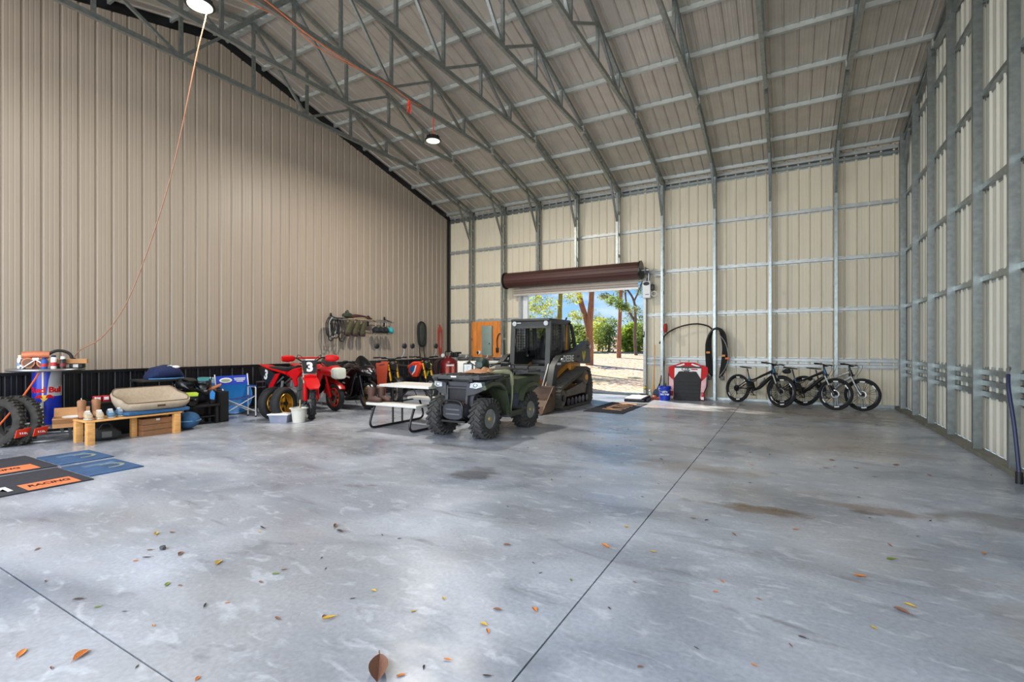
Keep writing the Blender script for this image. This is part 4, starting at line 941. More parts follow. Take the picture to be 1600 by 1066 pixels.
def mtb(label, loc, rz, lean, frame, accent, steer=0, bag=False, hard=False):
    t = thing('mountain_bike', label, 'bicycle', loc, rot=(lean, 0, rz), group='mountain bikes by the far wall')
    R, L = .355, 1.2
    bike_wheel(t, 0, R, False); bike_wheel(t, L, R, True)
    hd = (L-.27, 0, .92); hb = (L-.20, 0, .74); bb = (.43, 0, .34); st = (.30, 0, .66)
    fr_ = B().tube([bb, (.62, 0, .42), (.85, 0, .64), hb], [.034, .042, .042, .036], n=12, sub=4).o('down_tube', frame, t)
    B().tube([(.36, 0, .53), st], .022, sub=1).o('seat_tube', accent, t)
    B().tube([(.33, 0, .60), (.45, 0, .60), (.70, 0, .72), (L-.25, 0, .84)], [.02, .024, .028, .032], n=10, sub=4).o('top_tube', frame, t)
    B().cyl(hb, (L-.255, 0, .88), .032, n=14).o('head_tube', accent, t)
    for s_ in (-1, 1):
        B().tube([(0, s_*.065, R), (.16, s_*.06, .37), (.40, s_*.04, .36)], .014, sub=3).o('chain_stay', frame, t)
        B().tube([(0, s_*.065, R), (.15, s_*.06, .46), (.33, s_*.045, .60)], .013, sub=3).o('seat_stay', frame, t)
        f = B().cyl((L-.215, s_*.062, .76), (L-.09, s_*.062, .50), .017, n=12).o('fork_leg', SILV, t)
        B().tube([(L-.11, s_*.062, .54), (L-.05, s_*.065, .42), (L, s_*.055, R)], .024, n=10, sub=2).o('fork_lower', BKF if not hard else SILV, t)
    B().box(L-.215, 0, .77, .07, .17, .05, bev=.015).o('fork_crown', BKF, t)
    B().cyl((.36, 0, .52), (.52, .0, .60), .026, n=12).o('rear_shock', M('shock body', (120, 118, 112), .4, .6), t); B().prism([(.33, .36), (.50, .36), (.42, .56), (.34, .56)], 'Y', -.03, .03).o('rocker_link', BLKMET, t)
    B().cyl(st, (.24, 0, .86), .015).o('seat_post', BLKMET, t)
    B().hull([(.06, 0, .90, .075, .014), (.14, 0, .895, .07, .018), (.26, 0, .885, .03, .016), (.35, 0, .88, .018, .012)], n=14).o('saddle', BLACK, t)
    if bag: B().hull([(.02, 0, .80, .03, .03), (.08, 0, .81, .05, .06), (.17, 0, .82, .045, .055), (.2, 0, .81, .02, .03)], n=14).o('saddle_bag', M('black nylon bag', (24, 25, 28), .8, 0, .2, 12), t)
    B().cyl((L-.255, 0, .88), (L-.27, 0, .98), .02).o('steerer', BLKMET, t); B().box(L-.235, 0, .975, .09, .05, .045, bev=.012).o('stem', BLKMET, t)
    B().tube([(L-.28, -.37, 1.0), (L-.22, -.2, 1.0), (L-.20, 0, .975), (L-.22, .2, 1.0), (L-.28, .37, 1.0)], .014, sub=4).o('handlebar', BLKMET, t)
    for s_ in (-1, 1):
        B().cyl((L-.245, s_*.28, 1.0), (L-.282, s_*.38, 1.0), .018).o('grip', RUBBER, t); B().cyl((L-.2, s_*.22, .99), (L-.19, s_*.32, .96), .006).o('brake_lever', STEEL, t)
        B().tube([(L-.22, s_*.22, .99), (L-.08, s_*.16, 1.0), (L-.06, s_*.08, .9), (L-.14, s_*.07, .74)], .004, n=6, sub=4).o('brake_hose', BLACK, t)
    c = B().torus((.43, -.055, .34), .075, .008, .004, n=28, m=6).o('chain_ring', BLKMET, t)
    B().bar((.43, -.08, .34), (.55, -.085, .23), .022, .014).o('crank_arm', BLKMET, c); B().bar((.43, .08, .34), (.31, .085, .45), .022, .014).o('crank_arm', BLKMET, c)
    B().box(.56, -.13, .225, .09, .09, .02, bev=.005).o('pedal', BLACK, c); B().box(.30, .13, .455, .09, .09, .02, bev=.005).o('pedal', BLACK, c)
    B().tube([(.43, -.056, .415), (0, -.062, R+.05)], .005).tube([(.43, -.056, .265), (.05, -.062, .22), (.02, -.062, .2)], .005).o('chain', M('chain steel', (110, 108, 104), .4, .8), t)
    B().bar((.01, -.065, R-.03), (.05, -.065, .2), .02, .012).o('derailleur', BLKMET, t)
    B().hull([(.62, 0, .52, .03, .03), (.66, 0, .57, .035, .035), (.74, 0, .64, .03, .03)], n=12).o('bottle', M('clear bottle', (150, 150, 146), .3), t) if bag or accent is TEAL else None
    return t
mtb('nearest-to-the-door mountain bike with a blue head tube and all of its rear wheel in view', (-1.13, 13.42, 0), -.62, math.radians(-6), BKF, TEAL)
mtb('middle mountain bike with a saddle bag, its rear wheel behind the first bike', (-.16, 13.36, 0), -.50, math.radians(-5), BKF, TEAL, bag=True)
mtb('mountain bike nearest the right wall with a silver frame behind the middle one', (.32, 13.44, 0), -.47, math.radians(-4), SILV, BKF, hard=True)

# ------------------------------------------------------------------ motorbikes parked tail to the left wall
def moto_wheel(t, x, R, w, rim, knob=False, steer=None, nsp=5, discs=True, name='front_wheel'):
    a_ = .05 if not knob else .047
    W_ = B().torus((x, 0, R), R-a_, a_, w*.5, n=40, m=12, sq=.8).o(name, RUBBER if not knob else RUBBER, t)
    if knob:
        b = B()
        for k in range(30):
            a = 2*PI*k/30
            for y in ((-.032, .032) if k % 2 else (0,)):
                b.box(x+math.cos(a)*(R+.002), y, R+math.sin(a)*(R+.002), .028, .03, .03, rot=(0, -a, 0))
        b.o('tread_knobs', RUBBER, W_, smooth=False)['kind'] = 'stuff'
    rr = R-2*a_-.008
    B().torus((x, 0, R), rr, .016, w*.34, n=40, m=8, sq=.6).o('rim', rim, W_)
    if nsp:
        b = B()
        for k in range(nsp):
            a = 2*PI*k/nsp+.3; b.bar((x+.03*math.cos(a), 0, R+.03*math.sin(a)), (x+rr*math.cos(a), 0, R+rr*math.sin(a)), .03, .035, up=(0, 1, 0))
        b.o('rim_spokes', rim, W_, smooth=False)
    else:
        b = B(); spokes(b, x, R, .04, rr, 24, w=.003, dish=.03); b.o('wire_spokes', STEEL, W_)
    B().cyl((x, -.07, R), (x, .07, R), .04, n=16).o('hub', BLKMET if nsp else ALU, W_)
    if discs:
        for y in ((-.065, .065) if nsp else (.065,)): B().torus((x, y, R), rr*.62, .028, .003, n=32, m=6).o('brake_disc', M('brake disc steel', (140, 138, 134), .35, .85), W_)
    return W_
def steer_tree(objs, pivot, ang):
    """turn the front end of a bike about its steering head"""
    mt = Matrix.Translation(pivot) @ Euler((0, 0, ang)).to_matrix().to_4x4() @ Matrix.Translation(-V(pivot))
    done = set()
    for o in objs:
        for q in [o]+list(o.children):
            if q.data and q.data.name not in done: q.data.transform(mt) if q.matrix_basis == Matrix.Identity(4) else None; done.add(q.data.name)
            if q.matrix_basis != Matrix.Identity(4): q.matrix_basis = mt @ q.matrix_basis
MFR = M('silver bike frame', (150, 152, 148), .4, .7, .12, 8)
# --- dirt bike
d = thing('dirt_bike', 'red dirt bike with white number threes on black plates and a knobbly front tyre', 'motorbike', (-9.43, 6.42, 0), math.radians(-5), 'motorbikes along the left wall')
L = 1.47; FR = []
FR.append(moto_wheel(d, L, .35, .085, BLKMET, True, nsp=0)); moto_wheel(d, 0, .33, .11, BLKMET, True, nsp=0, name='rear_wheel')
for s_ in (-1, 1):
    FR.append(B().cyl((L-.02, s_*.105, .34), (L-.13, s_*.105, .62), .028, n=12).o('fork_slider', BLKMET, d)); FR.append(B().cyl((L-.12, s_*.105, .60), (L-.30, s_*.105, 1.06), .024, n=12).o('fork_tube', M('champagne fork tube', (176, 160, 130), .35, .7), d))
    FR.append(B().hull([(.36, .0, 0, .045, .03), (.40, .0, 0, .05, .045), (.66, .0, 0, .042, .04), (.70, 0, 0, .02, .03)], ax='Z').xf((L-.03, s_*.105, 0), (0, 0, 0)).o('fork_guard', RED, d))
    FR.append(B().hull([(-.1, 0, 0, .03, .05), (0, .0, 0, .045, .07), (.12, 0, 0, .035, .055), (.16, 0, 0, .01, .03)], ax='Y').xf((L-.22, s_*.40, 1.17), (0, 0, -s_*.4)).o('hand_guard', RED, d))
    B().prism([(1.20, .90), (1.10, .97), (.86, .92), (.78, .84), (.92, .76), (1.0, .60), (1.08, .64), (1.06, .78)], 'Y', s_*.13, s_*.19).o('radiator_shroud', RED, d)
    B().prism([(1.02, .52), (1.10, .55), (1.08, .84), (.98, .84)], 'Y', s_*.08, s_*.16).o('radiator', ALU, d)
    B().tube([(1.12, s_*.05, .92), (1.0, s_*.1, .55), (.86, s_*.1, .26), (.5, s_*.1, .24), (.36, s_*.1, .36), (.42, s_*.1, .7)], .025, sub=4).o('frame_tube', MFR, d)
    B().bar((.38, s_*.1, .40), (0, s_*.1, .33), .03, .06).o('swingarm', MFR, d)
    sp = B().prism([(-.42, .96), (-.32, .98), (.28, .82), (.20, .58), (.04, .54), (-.12, .62), (-.36, .80)], 'Y', s_*.115, s_*.15).o('side_plate', M('matt black plate', (26, 26, 27), .5), d)
    B().prism([(.42, .86), (.26, .84), (-.02, .56), (.06, .52), (.14, .54)], 'Y', s_*.145, s_*.165).o('side_panel_red', RED, d)
    text('3', .27, WHITE, sp, (-.13, s_*.152, .80), (PI/2, .25 if s_ < 0 else -.25, 0 if s_ < 0 else PI), bold=.012)
    B().tube([(.44, s_*.1, .78), (.1, s_*.09, .62), (-.1, s_*.08, .78)], .016, sub=3).o('subframe', MFR, d)
B().hull([(-.34, 0, .955, .09, .025), (0, 0, .95, .11, .04), (.5, 0, .93, .12, .05), (.85, 0, .98, .07, .045)], n=16).o('seat', BLACK, d)
B().hull([(-.52, 0, 1.01, .10, .006), (-.36, 0, .99, .12, .02), (-.1, 0, .94, .13, .03), (.25, 0, .90, .13, .04), (.55, 0, .86, .12, .05)], n=16).o('rear_fender', RED, d)
B().hull([(.55, 0, .84, .09, .06), (.8, 0, .88, .14, .09), (1.05, 0, .93, .12, .07)], n=16).o('fuel_tank', RED, d)
B().hull([(.42, 0, .42, .10, .13), (.6, 0, .42, .14, .17), (.84, 0, .42, .13, .16), (.95, 0, .44, .08, .1)], n=16, e=3.5).o('engine', ALU, d); B().cyl((.72, 0, .5), (.80, 0, .78), .09, n=16).o('cylinder', ALU, d)
B().tube([(.85, .1, .55), (1.02, .14, .42), (.86, .15, .30), (.6, .16, .48), (.2, .16, .60), (-.15, .17, .70)], [.03, .03, .03, .045, .05, .05], sub=4).o('exhaust', STEEL, d)
FR.append(B().loft([[(x, y, z+.02*math.cos(y*9)) for y in (-.13*w, -.06*w, 0, .06*w, .13*w)]+[(x, y, z-.02+.02*math.cos(y*9)) for y in (.13*w, .06*w, 0, -.06*w, -.13*w)] for x, z, w in ((1.08, .80, .8), (1.3, .79, 1.0), (1.52, .75, 1.0), (1.72, .66, .95), (1.80, .60, .6))]).o('front_fender', RED, d))
p_ = B().prism([(-.12, -.12), (.12, -.12), (.14, .10), (.11, .14), (-.11, .14), (-.14, .10)], 'X', 0, .02).xf((L-.20, 0, 1.0), (0, -.3, 0)).o('number_plate', M('matt black plate'), d); FR.append(p_)
tx = text('3', .25, WHITE, p_, (L-.172, 0, .995), (PI/2, 0, PI/2), bold=.013); tx.rotation_euler = Euler((PI/2-.3, 0, PI/2))
FR.append(B().box(L-.235, 0, 1.13, .03, .2, .04, bev=.01).o('plate_top', WHITE, d))
FR.append(B().hull([(-.11, 0, 0, .02, .05), (0, 0, 0, .03, .07), (.11, 0, 0, .02, .05)], ax='Y').xf((L-.14, 0, .80), (0, .3, 0)).o('lower_plate', RED, d))
FR.append(B().tube([(L-.36, -.40, 1.17), (L-.30, -.24, 1.18), (L-.26, -.1, 1.10), (L-.26, .1, 1.10), (L-.30, .24, 1.18), (L-.36, .40, 1.17)], .014, sub=4).o('handlebar', BLKMET, d))
FR.append(B().tube([(L-.29, -.2, 1.18), (L-.29, .2, 1.18)], .016).o('crossbar_pad', RED, d))
for s_ in (-1, 1):
    FR.append(B().cyl((L-.33, s_*.30, 1.175), (L-.365, s_*.42, 1.17), .019).o('grip', RUBBER, d))
    FR.append(B().tube([(L-.30, s_*.22, 1.18), (L-.18, s_*.20, 1.24), (L-.14, s_*.08, 1.12), (L-.20, s_*.07, .95)], .006, n=6, sub=4).o('cable', BLACK, d))
for z in (.86, 1.04): FR.append(B().box(L-.26+(.94-z)*.4, 0, z, .07, .27, .04, bev=.01).o('fork_clamp', ALU, d))
B().cyl((.5, .1, .26), (.46, .28, .02), .014).o('side_stand', STEEL, d)
steer_tree(FR, (L-.28, 0, 1.0), -.42)

# --- sport bikes
def sport(label, loc, rz, col, rim, screen, board=None, steer=0, group='motorbikes along the left wall', marks=None, trim=None):
    t = thing('sport_bike', label, 'motorbike', loc, rz, group); L = 1.38; F = []
    F.append(moto_wheel(t, L, .30, .115, rim, nsp=6)); moto_wheel(t, 0, .315, .17, rim, nsp=6, name='rear_wheel')
    for s_ in (-1, 1):
        F.append(B().cyl((L, s_*.11, .30), (L-.21, s_*.11, .86), .027, n=12).o('fork_leg', BLKMET if trim is None else trim, t))
        F.append(B().prism([(L-.10, .34), (L-.03, .34), (L-.02, .46), (L-.10, .6), (L-.18, .58)], 'Y', s_*.085, s_*.125).o('fender_side', col, t))
        b = B().hull([(.36, s_*.17, .44, .03, .12), (.55, s_*.20, .46, .04, .22), (.85, s_*.225, .52, .045, .30), (1.02, s_*.22, .60, .04, .32), (1.12, s_*.20, .78, .035, .18), (1.2, s_*.18, .86, .02, .08)], n=16)
        sf = b.o('side_fairing', col, t)
        B().prism([(.66, .52), (.80, .66), (.94, .66), (.84, .5)], 'Y', s_*.255, s_*.27).o('air_vent', BLACK, sf)
        F.append(B().tube([(L-.20, s_*.13, .90), (L-.26, s_*.28, .90), (L-.32, s_*.36, .88)], .014, sub=3).o('clip_on_bar', BLKMET, t)); F.append(B().cyl((L-.28, s_*.30, .9), (L-.34, s_*.39, .875), .019).o('grip', RUBBER, t))
        mi = B().hull([(-.05, 0, 0, .02, .02), (0, 0, 0, .03, .035), (.07, 0, 0, .02, .025)], ax='Y').xf((1.26, s_*.33, 1.06)).o('mirror', BLACK, t); B().bar((1.26, s_*.20, .98), (1.26, s_*.30, 1.05), .02, .012).o('mirror_stalk', BLACK, mi)
        B().prism([(.02, .80), (.35, .70), (.45, .80), (.1, .92), (-.3, 1.0)], 'Y', s_*.07, s_*.12).o('tail_panel', col, t)
        B().bar((.4, s_*.1, .4), (0, s_*.1, .315), .035, .07).o('swingarm', BLKMET, t)
        if marks:
            for k, (m_, w, x, z) in enumerate(marks): B().box(x, s_*.274, z, w, .004, .03, rot=(0, .15, 0)).o('sponsor_mark', m_, sf, smooth=False)
    B().hull([(1.05, 0, .86, .2, .14), (1.2, 0, .88, .21, .14), (1.38, 0, .86, .18, .13), (1.50, 0, .82, .12, .10), (1.58, 0, .79, .05, .05)], n=20).o('nose_fairing', col, t)
    B().hull([(.4, 0, .22, .12, .05), (.6, 0, .22, .17, .09), (.95, 0, .27, .15, .10), (1.05, 0, .36, .1, .08)], n=16).o('belly_pan', WHITE if board else col, t)
    b = B().loft([[(x+.02*abs(math.sin(q))*0, w*math.sin(q), z+h*math.cos(q)) for q in [-1.3+2.6*i/10 for i in range(11)]]+[(x-.012, (w-.008)*math.sin(q), z+(h-.008)*math.cos(q)) for q in [1.3-2.6*i/10 for i in range(11)]] for x, w, z, h in ((1.42, .15, .88, .06), (1.32, .165, .93, .12), (1.20, .17, .97, .17), (1.08, .16, 1.0, .2))])
    b.o('windscreen', screen, t)
    if board: B().hull([(1.46, 0, .83, .15, .12), (1.56, 0, .82, .155, .125), (1.605, 0, .80, .12, .09)], n=20, e=4).o('number_board', board, t)
    else:
        for s_ in (-1, 1): B().prism([(-.11, .03), (.0, .0), (.11, .06), (.08, .11), (-.08, .09)], 'X', 0, .02).xf((1.47, s_*.10, .82), (0, -.3, s_*.8)).o('headlamp', M('smoked pink lamp', (150, 112, 120), .15), t)
    B().hull([(.42, 0, .84, .09, .06), (.6, 0, .90, .16, .12), (.85, 0, .92, .17, .13), (1.02, 0, .88, .12, .08)], n=18).o('fuel_tank', col, t)
    B().hull([(.0, 0, .86, .10, .03), (.2, 0, .83, .13, .03), (.42, 0, .84, .1, .04)], n=14).o('seat', BLACK, t); B().hull([(-.34, 0, 1.0, .05, .02), (-.2, 0, .96, .1, .05), (.05, 0, .88, .12, .05)], n=14).o('tail_unit', col, t)
    B().hull([(.4, 0, .5, .12, .15), (.7, 0, .48, .16, .2), (.98, 0, .52, .12, .18)], n=14).o('engine', BLKMET, t)
    B().cyl((.45, -.14, .28), (-.02, -.19, .42), .045, .06, n=16).o('exhaust', STEEL, t)
    F.append(B().torus((L, 0, .30), .33, .012, .075, n=20, m=8, arc=(.6, 2.9)).o('front_fender', col, t))
    B().cyl((.5, .12, .24), (.46, .27, .02), .014).o('side_stand', STEEL, t)
    if steer: steer_tree(F, (L-.24, 0, .9), steer)
    return t
sport('red sport bike with a blank pale number board and orange-red front rim', (-9.97, 7.42, 0), math.radians(-7), DRED, M('orange red rim', (214, 66, 34), .4, .2), M('smoked screen', (46, 44, 46), .08, 0, .1, 4, alpha=.7), M('pale number board', (196, 200, 186), .5), marks=[(M('pale pink film', (226, 170, 168)), .12, .9, .62), (M('pale pink film'), .16, .86, .56)], trim=RED)
sport('black sport bike with gold rims between the red sport bike and picnic table', (-9.53, 8.10, 0), math.radians(-12), M('gloss black fairing', (11, 11, 13), .22, 0, .2, 5, coat=.4), GOLD, M('dark screen', (14, 15, 17), .1, 0, .1, 4), marks=[(WHITE, .15, .98, .72), (WHITE, .12, .80, .58), (M('salmon film', (206, 150, 140)), .16, .78, .50), (M('dull red film', (150, 60, 46)), .1, .82, .42), (WHITE, .08, .9, .36), (WHITE, .34, .70, .29)])

# --- naked bikes behind the picnic table
def naked(label, loc, rz, rim, tank, shroud, shroud2, steer=0):
    t = thing('naked_bike', label, 'motorbike', loc, rz, 'motorbikes along the left wall'); L = 1.42; F = []
    F.append(moto_wheel(t, L, .30, .12, rim, nsp=6)); moto_wheel(t, 0, .31, .16, rim, nsp=6, name='rear_wheel')
    for s_ in (-1, 1):
        F.append(B().cyl((L, s_*.1, .3), (L-.12, s_*.1, .58), .026, n=12).o('fork_slider', BLKMET, t)); F.append(B().cyl((L-.11, s_*.1, .56), (L-.30, s_*.1, 1.02), .03, n=12).o('fork_tube', GOLD, t))
        B().prism([(1.16, .92), (1.05, .98), (.72, .92), (.66, .74), (.82, .60), (.98, .60), (1.05, .72)], 'Y', s_*.13, s_*.2).o('tank_shroud', shroud if s_ < 0 else shroud2, t)
        B().prism([(.98, .88), (.80, .90), (.70, .78), (.78, .70), (.92, .74)], 'Y', s_*.2, s_*.206).o('shroud_graphic', M('mid blue film', (42, 96, 148), .4), t)
        B().prism([(1.0, .90), (.96, .91), (.90, .76), (.80, .66), (.83, .64), (.94, .74)], 'Y', s_*.204, s_*.21).o('shroud_stripe', WHITE, t)
        B().tube([(1.1, s_*.05, .9), (.9, s_*.1, .4), (.5, s_*.1, .28), (.4, s_*.1, .7)], .024, sub=4).o('frame_tube', BLKMET, t); B().bar((.4, s_*.1, .42), (0, s_*.1, .31), .035, .06).o('swingarm', BLKMET, t)
        mi = B().ell((L-.36, s_*.36, 1.42), .03, .07, .075).o('mirror', BLACK, t); B().tube([(L-.34, s_*.28, 1.14), (L-.33, s_*.34, 1.26), (L-.36, s_*.34, 1.38)], .008, sub=3).o('mirror_stalk', STEEL, mi); F.append(mi)
        F.append(B().cyl((L-.36, s_*.32, 1.13), (L-.40, s_*.44, 1.13), .02).o('grip', RUBBER, t)); F.append(B().box(L-.32, s_*.2, 1.12, .07, .1, .05, bev=.012).o('switch_box', BLACK, t))
    F.append(B().tube([(L-.40, -.42, 1.13), (L-.34, -.22, 1.13), (L-.29, 0, 1.08), (L-.34, .22, 1.13), (L-.40, .42, 1.13)], .015, sub=4).o('handlebar', BLKMET, t))
    F.append(B().hull([(L-.30, 0, .92, .09, .1), (L-.22, 0, .92, .10, .12), (L-.15, 0, .90, .07, .08)], n=16).o('headlamp', BLACK, t)); F.append(B().box(L-.32, 0, 1.08, .1, .16, .06, bev=.02).o('dash', BLACK, t))
    for z in (.78, .99): F.append(B().box(L-.25+(.9-z)*.35, 0, z, .07, .26, .045, bev=.01).o('fork_clamp', BLKMET, t))
    F.append(B().torus((L, 0, .30), .335, .012, .07, n=18, m=8, arc=(.7, 2.6)).o('front_fender', BLACK, t))
    B().hull([(.5, 0, .84, .1, .05), (.72, 0, .90, .15, .1), (1.0, 0, .92, .11, .08)], n=16).o('fuel_tank', tank, t); B().hull([(-.3, 0, .92, .06, .03), (.1, 0, .85, .12, .05), (.55, 0, .84, .1, .05)], n=14).o('seat', BLACK, t)
    B().hull([(.4, 0, .45, .1, .14), (.65, 0, .44, .16, .2), (.95, 0, .46, .12, .16)], n=14, e=3.5).o('engine', BLKMET, t); B().cyl((.3, -.14, .38), (-.12, -.2, .6), .045, .06, n=14).o('exhaust', STEEL, t)
    B().cyl((.5, .12, .26), (.46, .27, .02), .014).o('side_stand', STEEL, t)
    if steer: steer_tree(F, (L-.28, 0, 1.0), steer)
RIMW = M('pale grey rim', (186, 186, 178), .4, .3)
naked('black naked bike with gold forks and pale rims right behind the picnic table', (-9.68, 9.16, 0), math.radians(-10), RIMW, BLACK, BLACK, BLACK, -.25)
naked('naked bike with red, white and blue shroud and neon yellow side further along the wall', (-9.55, 10.25, 0), math.radians(-8), RIMW, M('orange red tank', (216, 66, 42), .35), M('orange red tank'), M('neon yellow', (206, 222, 40), .4), -.2)

# --- loose wheels, bin and bucket in front of the dirt bike
def loose(label, loc, rz, tilt):
    t = thing('road_tyre', label, 'wheel', loc, rot=(tilt, 0, rz), group='loose motorbike wheels by the dirt bike')
    B().torus((0, 0, .315), .253, .062, .088, n=40, m=12, sq=.8).o('tyre', RUBBER, t); B().torus((0, 0, .315), .185, .016, .065, n=36, m=8, sq=.6).o('rim', GOLD, t)
    b = B()
    for k in range(5):
        a = 2*PI*k/5; b.bar((.03*math.cos(a), 0, .315+.03*math.sin(a)), (.185*math.cos(a), 0, .315+.185*math.sin(a)), .028, .03, up=(0, 1, 0))
    b.o('rim_spokes', GOLD, t, smooth=False); B().cyl((0, -.07, .315), (0, .07, .315), .035).o('hub', BLKMET, t)
loose('loose road tyre with gold rim standing left of the white bucket, the nearer one', (-8.58, 5.80, 0), math.radians(98), math.radians(-4))
loose('loose road tyre with gold rim standing behind the first, nearer the dirt bike', (-8.36, 5.87, 0), math.radians(108), math.radians(-4))
for i, (x, y, z) in enumerate(((-8.72, 5.90, .36), (-8.66, 5.88, .22))):
    t = thing('yellow_label', '%s neon yellow tag on the loose tyre' % ('upper' if i == 0 else 'lower'), 'tag', (x, y, z), math.radians(66)) if False else None
bi = thing('storage_bin', 'clear storage bin with a white lid and red contents beside the white bucket', 'bin', (-8.20, 5.68, 0), math.radians(30))
B().loft([[(sx_*w/2, sy_*d_/2, z) for sx_, sy_ in ((-1, -1), (1, -1), (1, 1), (-1, 1))] for w, d_, z in ((.30, .22, 0), (.35, .26, .14))]).o('tub', M('clear bin plastic', (150, 158, 176), .3, 0, .15, 6, alpha=.75), bi, smooth=False); B().box(0, 0, .15, .39, .30, .025, bev=.01).o('lid', WHITE, bi); B().box(.04, 0, .065, .2, .18, .11, bev=.02).o('contents', M('red packaging', (176, 56, 64), .5, 0, .4, 16), bi)
wb = thing('white_bucket', 'white plastic bucket on the floor in front of the dirt bike', 'bucket', (-7.88, 5.82, 0))
B().lathe([(.001, 0), (.105, 0), (.108, .01), (.135, .25), (.165, .255), (.168, .27), (.13, .272), (.102, .03), (.001, .03)], n=28).o('body', M('dirty white plastic', (208, 204, 192), .5, 0, .06, 6), wb); B().torus((0, 0, .225), .136, .006, ax='Z', n=28, m=6).o('rim_band', OFFW, wb)
B().tube([(-.14, 0, .24), (-.1, .1, .29), (0, .14, .3), (.1, .1, .29), (.14, 0, .24)], .004, sub=4).o('handle', STEEL, wb); B().cyl((-.05, .05, .03), (-.1, .1, .4), .012).o('brush_handle', M('tan stick', (182, 160, 116)), wb)
od = thing('plastic_panel', 'tall orange plastic panel with a handle hole standing between black bikes', 'panel', (-8.66, 8.70, 0), math.radians(40))  # upright orange plastic panel, not a ramp
B().prism([(-.06, .0), (.08, .0), (.12, .5), (.16, 1.0), (.13, 1.04), (-.10, 1.04), (-.13, .98), (-.09, .5)], 'Y', -.04, .04).o('body', M('burnt orange plastic', (176, 58, 20), .6, 0, .1, 6), od); B().hull([(-.05, 0, .95, .045, .03), (.08, 0, .97, .045, .03)], n=12).o('handle_hole', M('dark orange', (96, 40, 24)), od)

# ------------------------------------------------------------------ left wall hangings
rk = thing('storage_rack', 'long tubular wall rack with clutter on top on the left wall', 'rack', (XW+.02, 9.65, 2.12))
for z, x in ((.05, .12), (.0, .26)): B().cyl((x, -1.1, z), (x, 1.15, z), .014).o('rail', STEEL, rk)
for y in (-.95, -.3, .35, 1.0): B().bar((.0, y, .1), (.28, y, 0), .03, .03).o('bracket', BLKMET, rk); B().box(.012, y, .02, .02, .05, .3).o('wall_plate', BLKMET, rk, smooth=False)
B().box(.16, -.05, .035, .14, 1.0, .02, bev=.006).o('shelf_board', M('worn pine board', (190, 160, 118), .7, 0, .2, 6), rk)
def rth(nm, l, c, y, z=2.16, g=None): return thing(nm, l, c, (XW+.20, y, z), 0, g)
t = rth('folded_strap', 'dark red strap bundle heaped on top of the wall rack', 'strap', 9.55, 2.175)
b = B()
for k in range(5): b.tube([(-.05+.02*k, -.45+.03*k, .02), (.0, -.2, .09-.01*k), (.03, .1, .07), (-.03+.02*k, .45-.05*k, .02)], .025, sub=4)
b.o('webbing', M('dark maroon webbing', (70, 34, 34), .8, 0, .2, 15), t); B().box(0, .3, .06, .06, .08, .05, bev=.01).o('buckle', BLKMET, t)
t = rth('green_bag', 'olive green bundle on the left end of the wall rack', 'bag', 9.08, 2.18); B().hull([(-.12, 0, .06, .05, .04), (0, 0, .08, .08, .08), (.12, 0, .07, .06, .06), (.2, 0, .05, .02, .03)], ax='Y').o('body', M('dark olive cloth', (52, 58, 44), .9, 0, .2, 10), t); B().tube([(0, -.05, .14), (.03, 0, .2), (0, .06, .14)], .012, sub=3).o('carry_loop', BLACK, t)
cbn = thing('cable_bundle', 'tangle of black cables hanging from the left end of the wall rack', 'cable', (XW+.24, 8.66, 2.1))
R3 = random.Random(11)
for k in range(9):
    y = -.2+.05*k; h = R3.uniform(.28, .5); w = R3.uniform(.06, .13)
    B().tube([(0, y, .06), (.02, y-w, -.1), (.02, y-w*.7, -h), (.03, y+w*.3, -h-.05), (.02, y+w, -h*.7), (0, y+w*.6, -.05), (0, y+.02, .06)], .015, n=6, sub=4).o('cable_loop', BLACK if k != 2 else M('grey cable'), cbn)
B().tube([(.02, .05, 0), (.03, .12, -.3), (.02, .1, -.6), (.02, .12, -.82)], .005, n=6, sub=4).o('loose_end', BLACK, cbn)
for i in range(3):
    y = 9.16+.22*i
    t = thing('hanging_wader_boot', '%s of the three olive and brown boots hanging upside down from the wall rack' % ('left', 'middle', 'right')[i], 'boot', (XW+.30, y, 2.10), rot=((-.34, -.22, -.1)[i], 0, 0), group='boots under the wall rack')
    B().hull([(-.40, -.06, .02, .055, .085), (-.3, -.05, .0, .06, .09), (-.1, 0, 0, .055, .07), (0, .02, 0, .05, .05)], ax='Z', e=3).o('shaft', M('camo olive cloth', (76, 72, 48), .9, 0, .4, 18), t); B().hull([(-.41, -.06, .02, .06, .09), (-.36, -.06, .02, .065, .1), (-.28, -.06, .02, .06, .085)], ax='Z', e=3).o('foot', M('dark brown rubber', (54, 38, 32), .7, 0, .3, 12), t)
    B().tube([(0, .02, -.02), (-.03, .03, .05), (.02, .03, .02)], .006, sub=3).o('hook_loop', BLKMET, t)
for i in range(4):
    y = 10.06+.185*i; m_ = M('teal cloth', (38, 152, 158), .8, 0, .15, 8) if i == 3 else M('black cap cloth', (26, 27, 30), .85, 0, .2, 12)
    t = thing('cap', ['leftmost black cap hanging from the rack', 'second black cap hanging from the rack', 'third black cap hanging from the rack, beside the teal one', 'teal cap hanging at the right end of the wall rack'][i], 'cap', (XW+.26, y, 1.86), 0, 'caps hanging from the wall rack')
    B().ell((.02, 0, 0), .12, .088, .12, z0=-.5).o('crown', m_, t); B().hull([(-.07, .0, -.02, .02, .01), (0, 0, -.03, .06, .012), (.07, 0, -.02, .02, .01)], ax='Y').xf((.12, 0, 0)).o('brim', m_, t)
    B().tube([(0, 0, .08), (.01, .02, .18), (0, .01, .26)], .006, sub=3).o('strap', BLACK if i % 2 else OFFW, t)
hp = thing('hanging_inner_tube', 'limp black inner tubes hanging on a nail near the far end of the left wall', 'inner tube', (XW+.06, 12.3, 2.2))
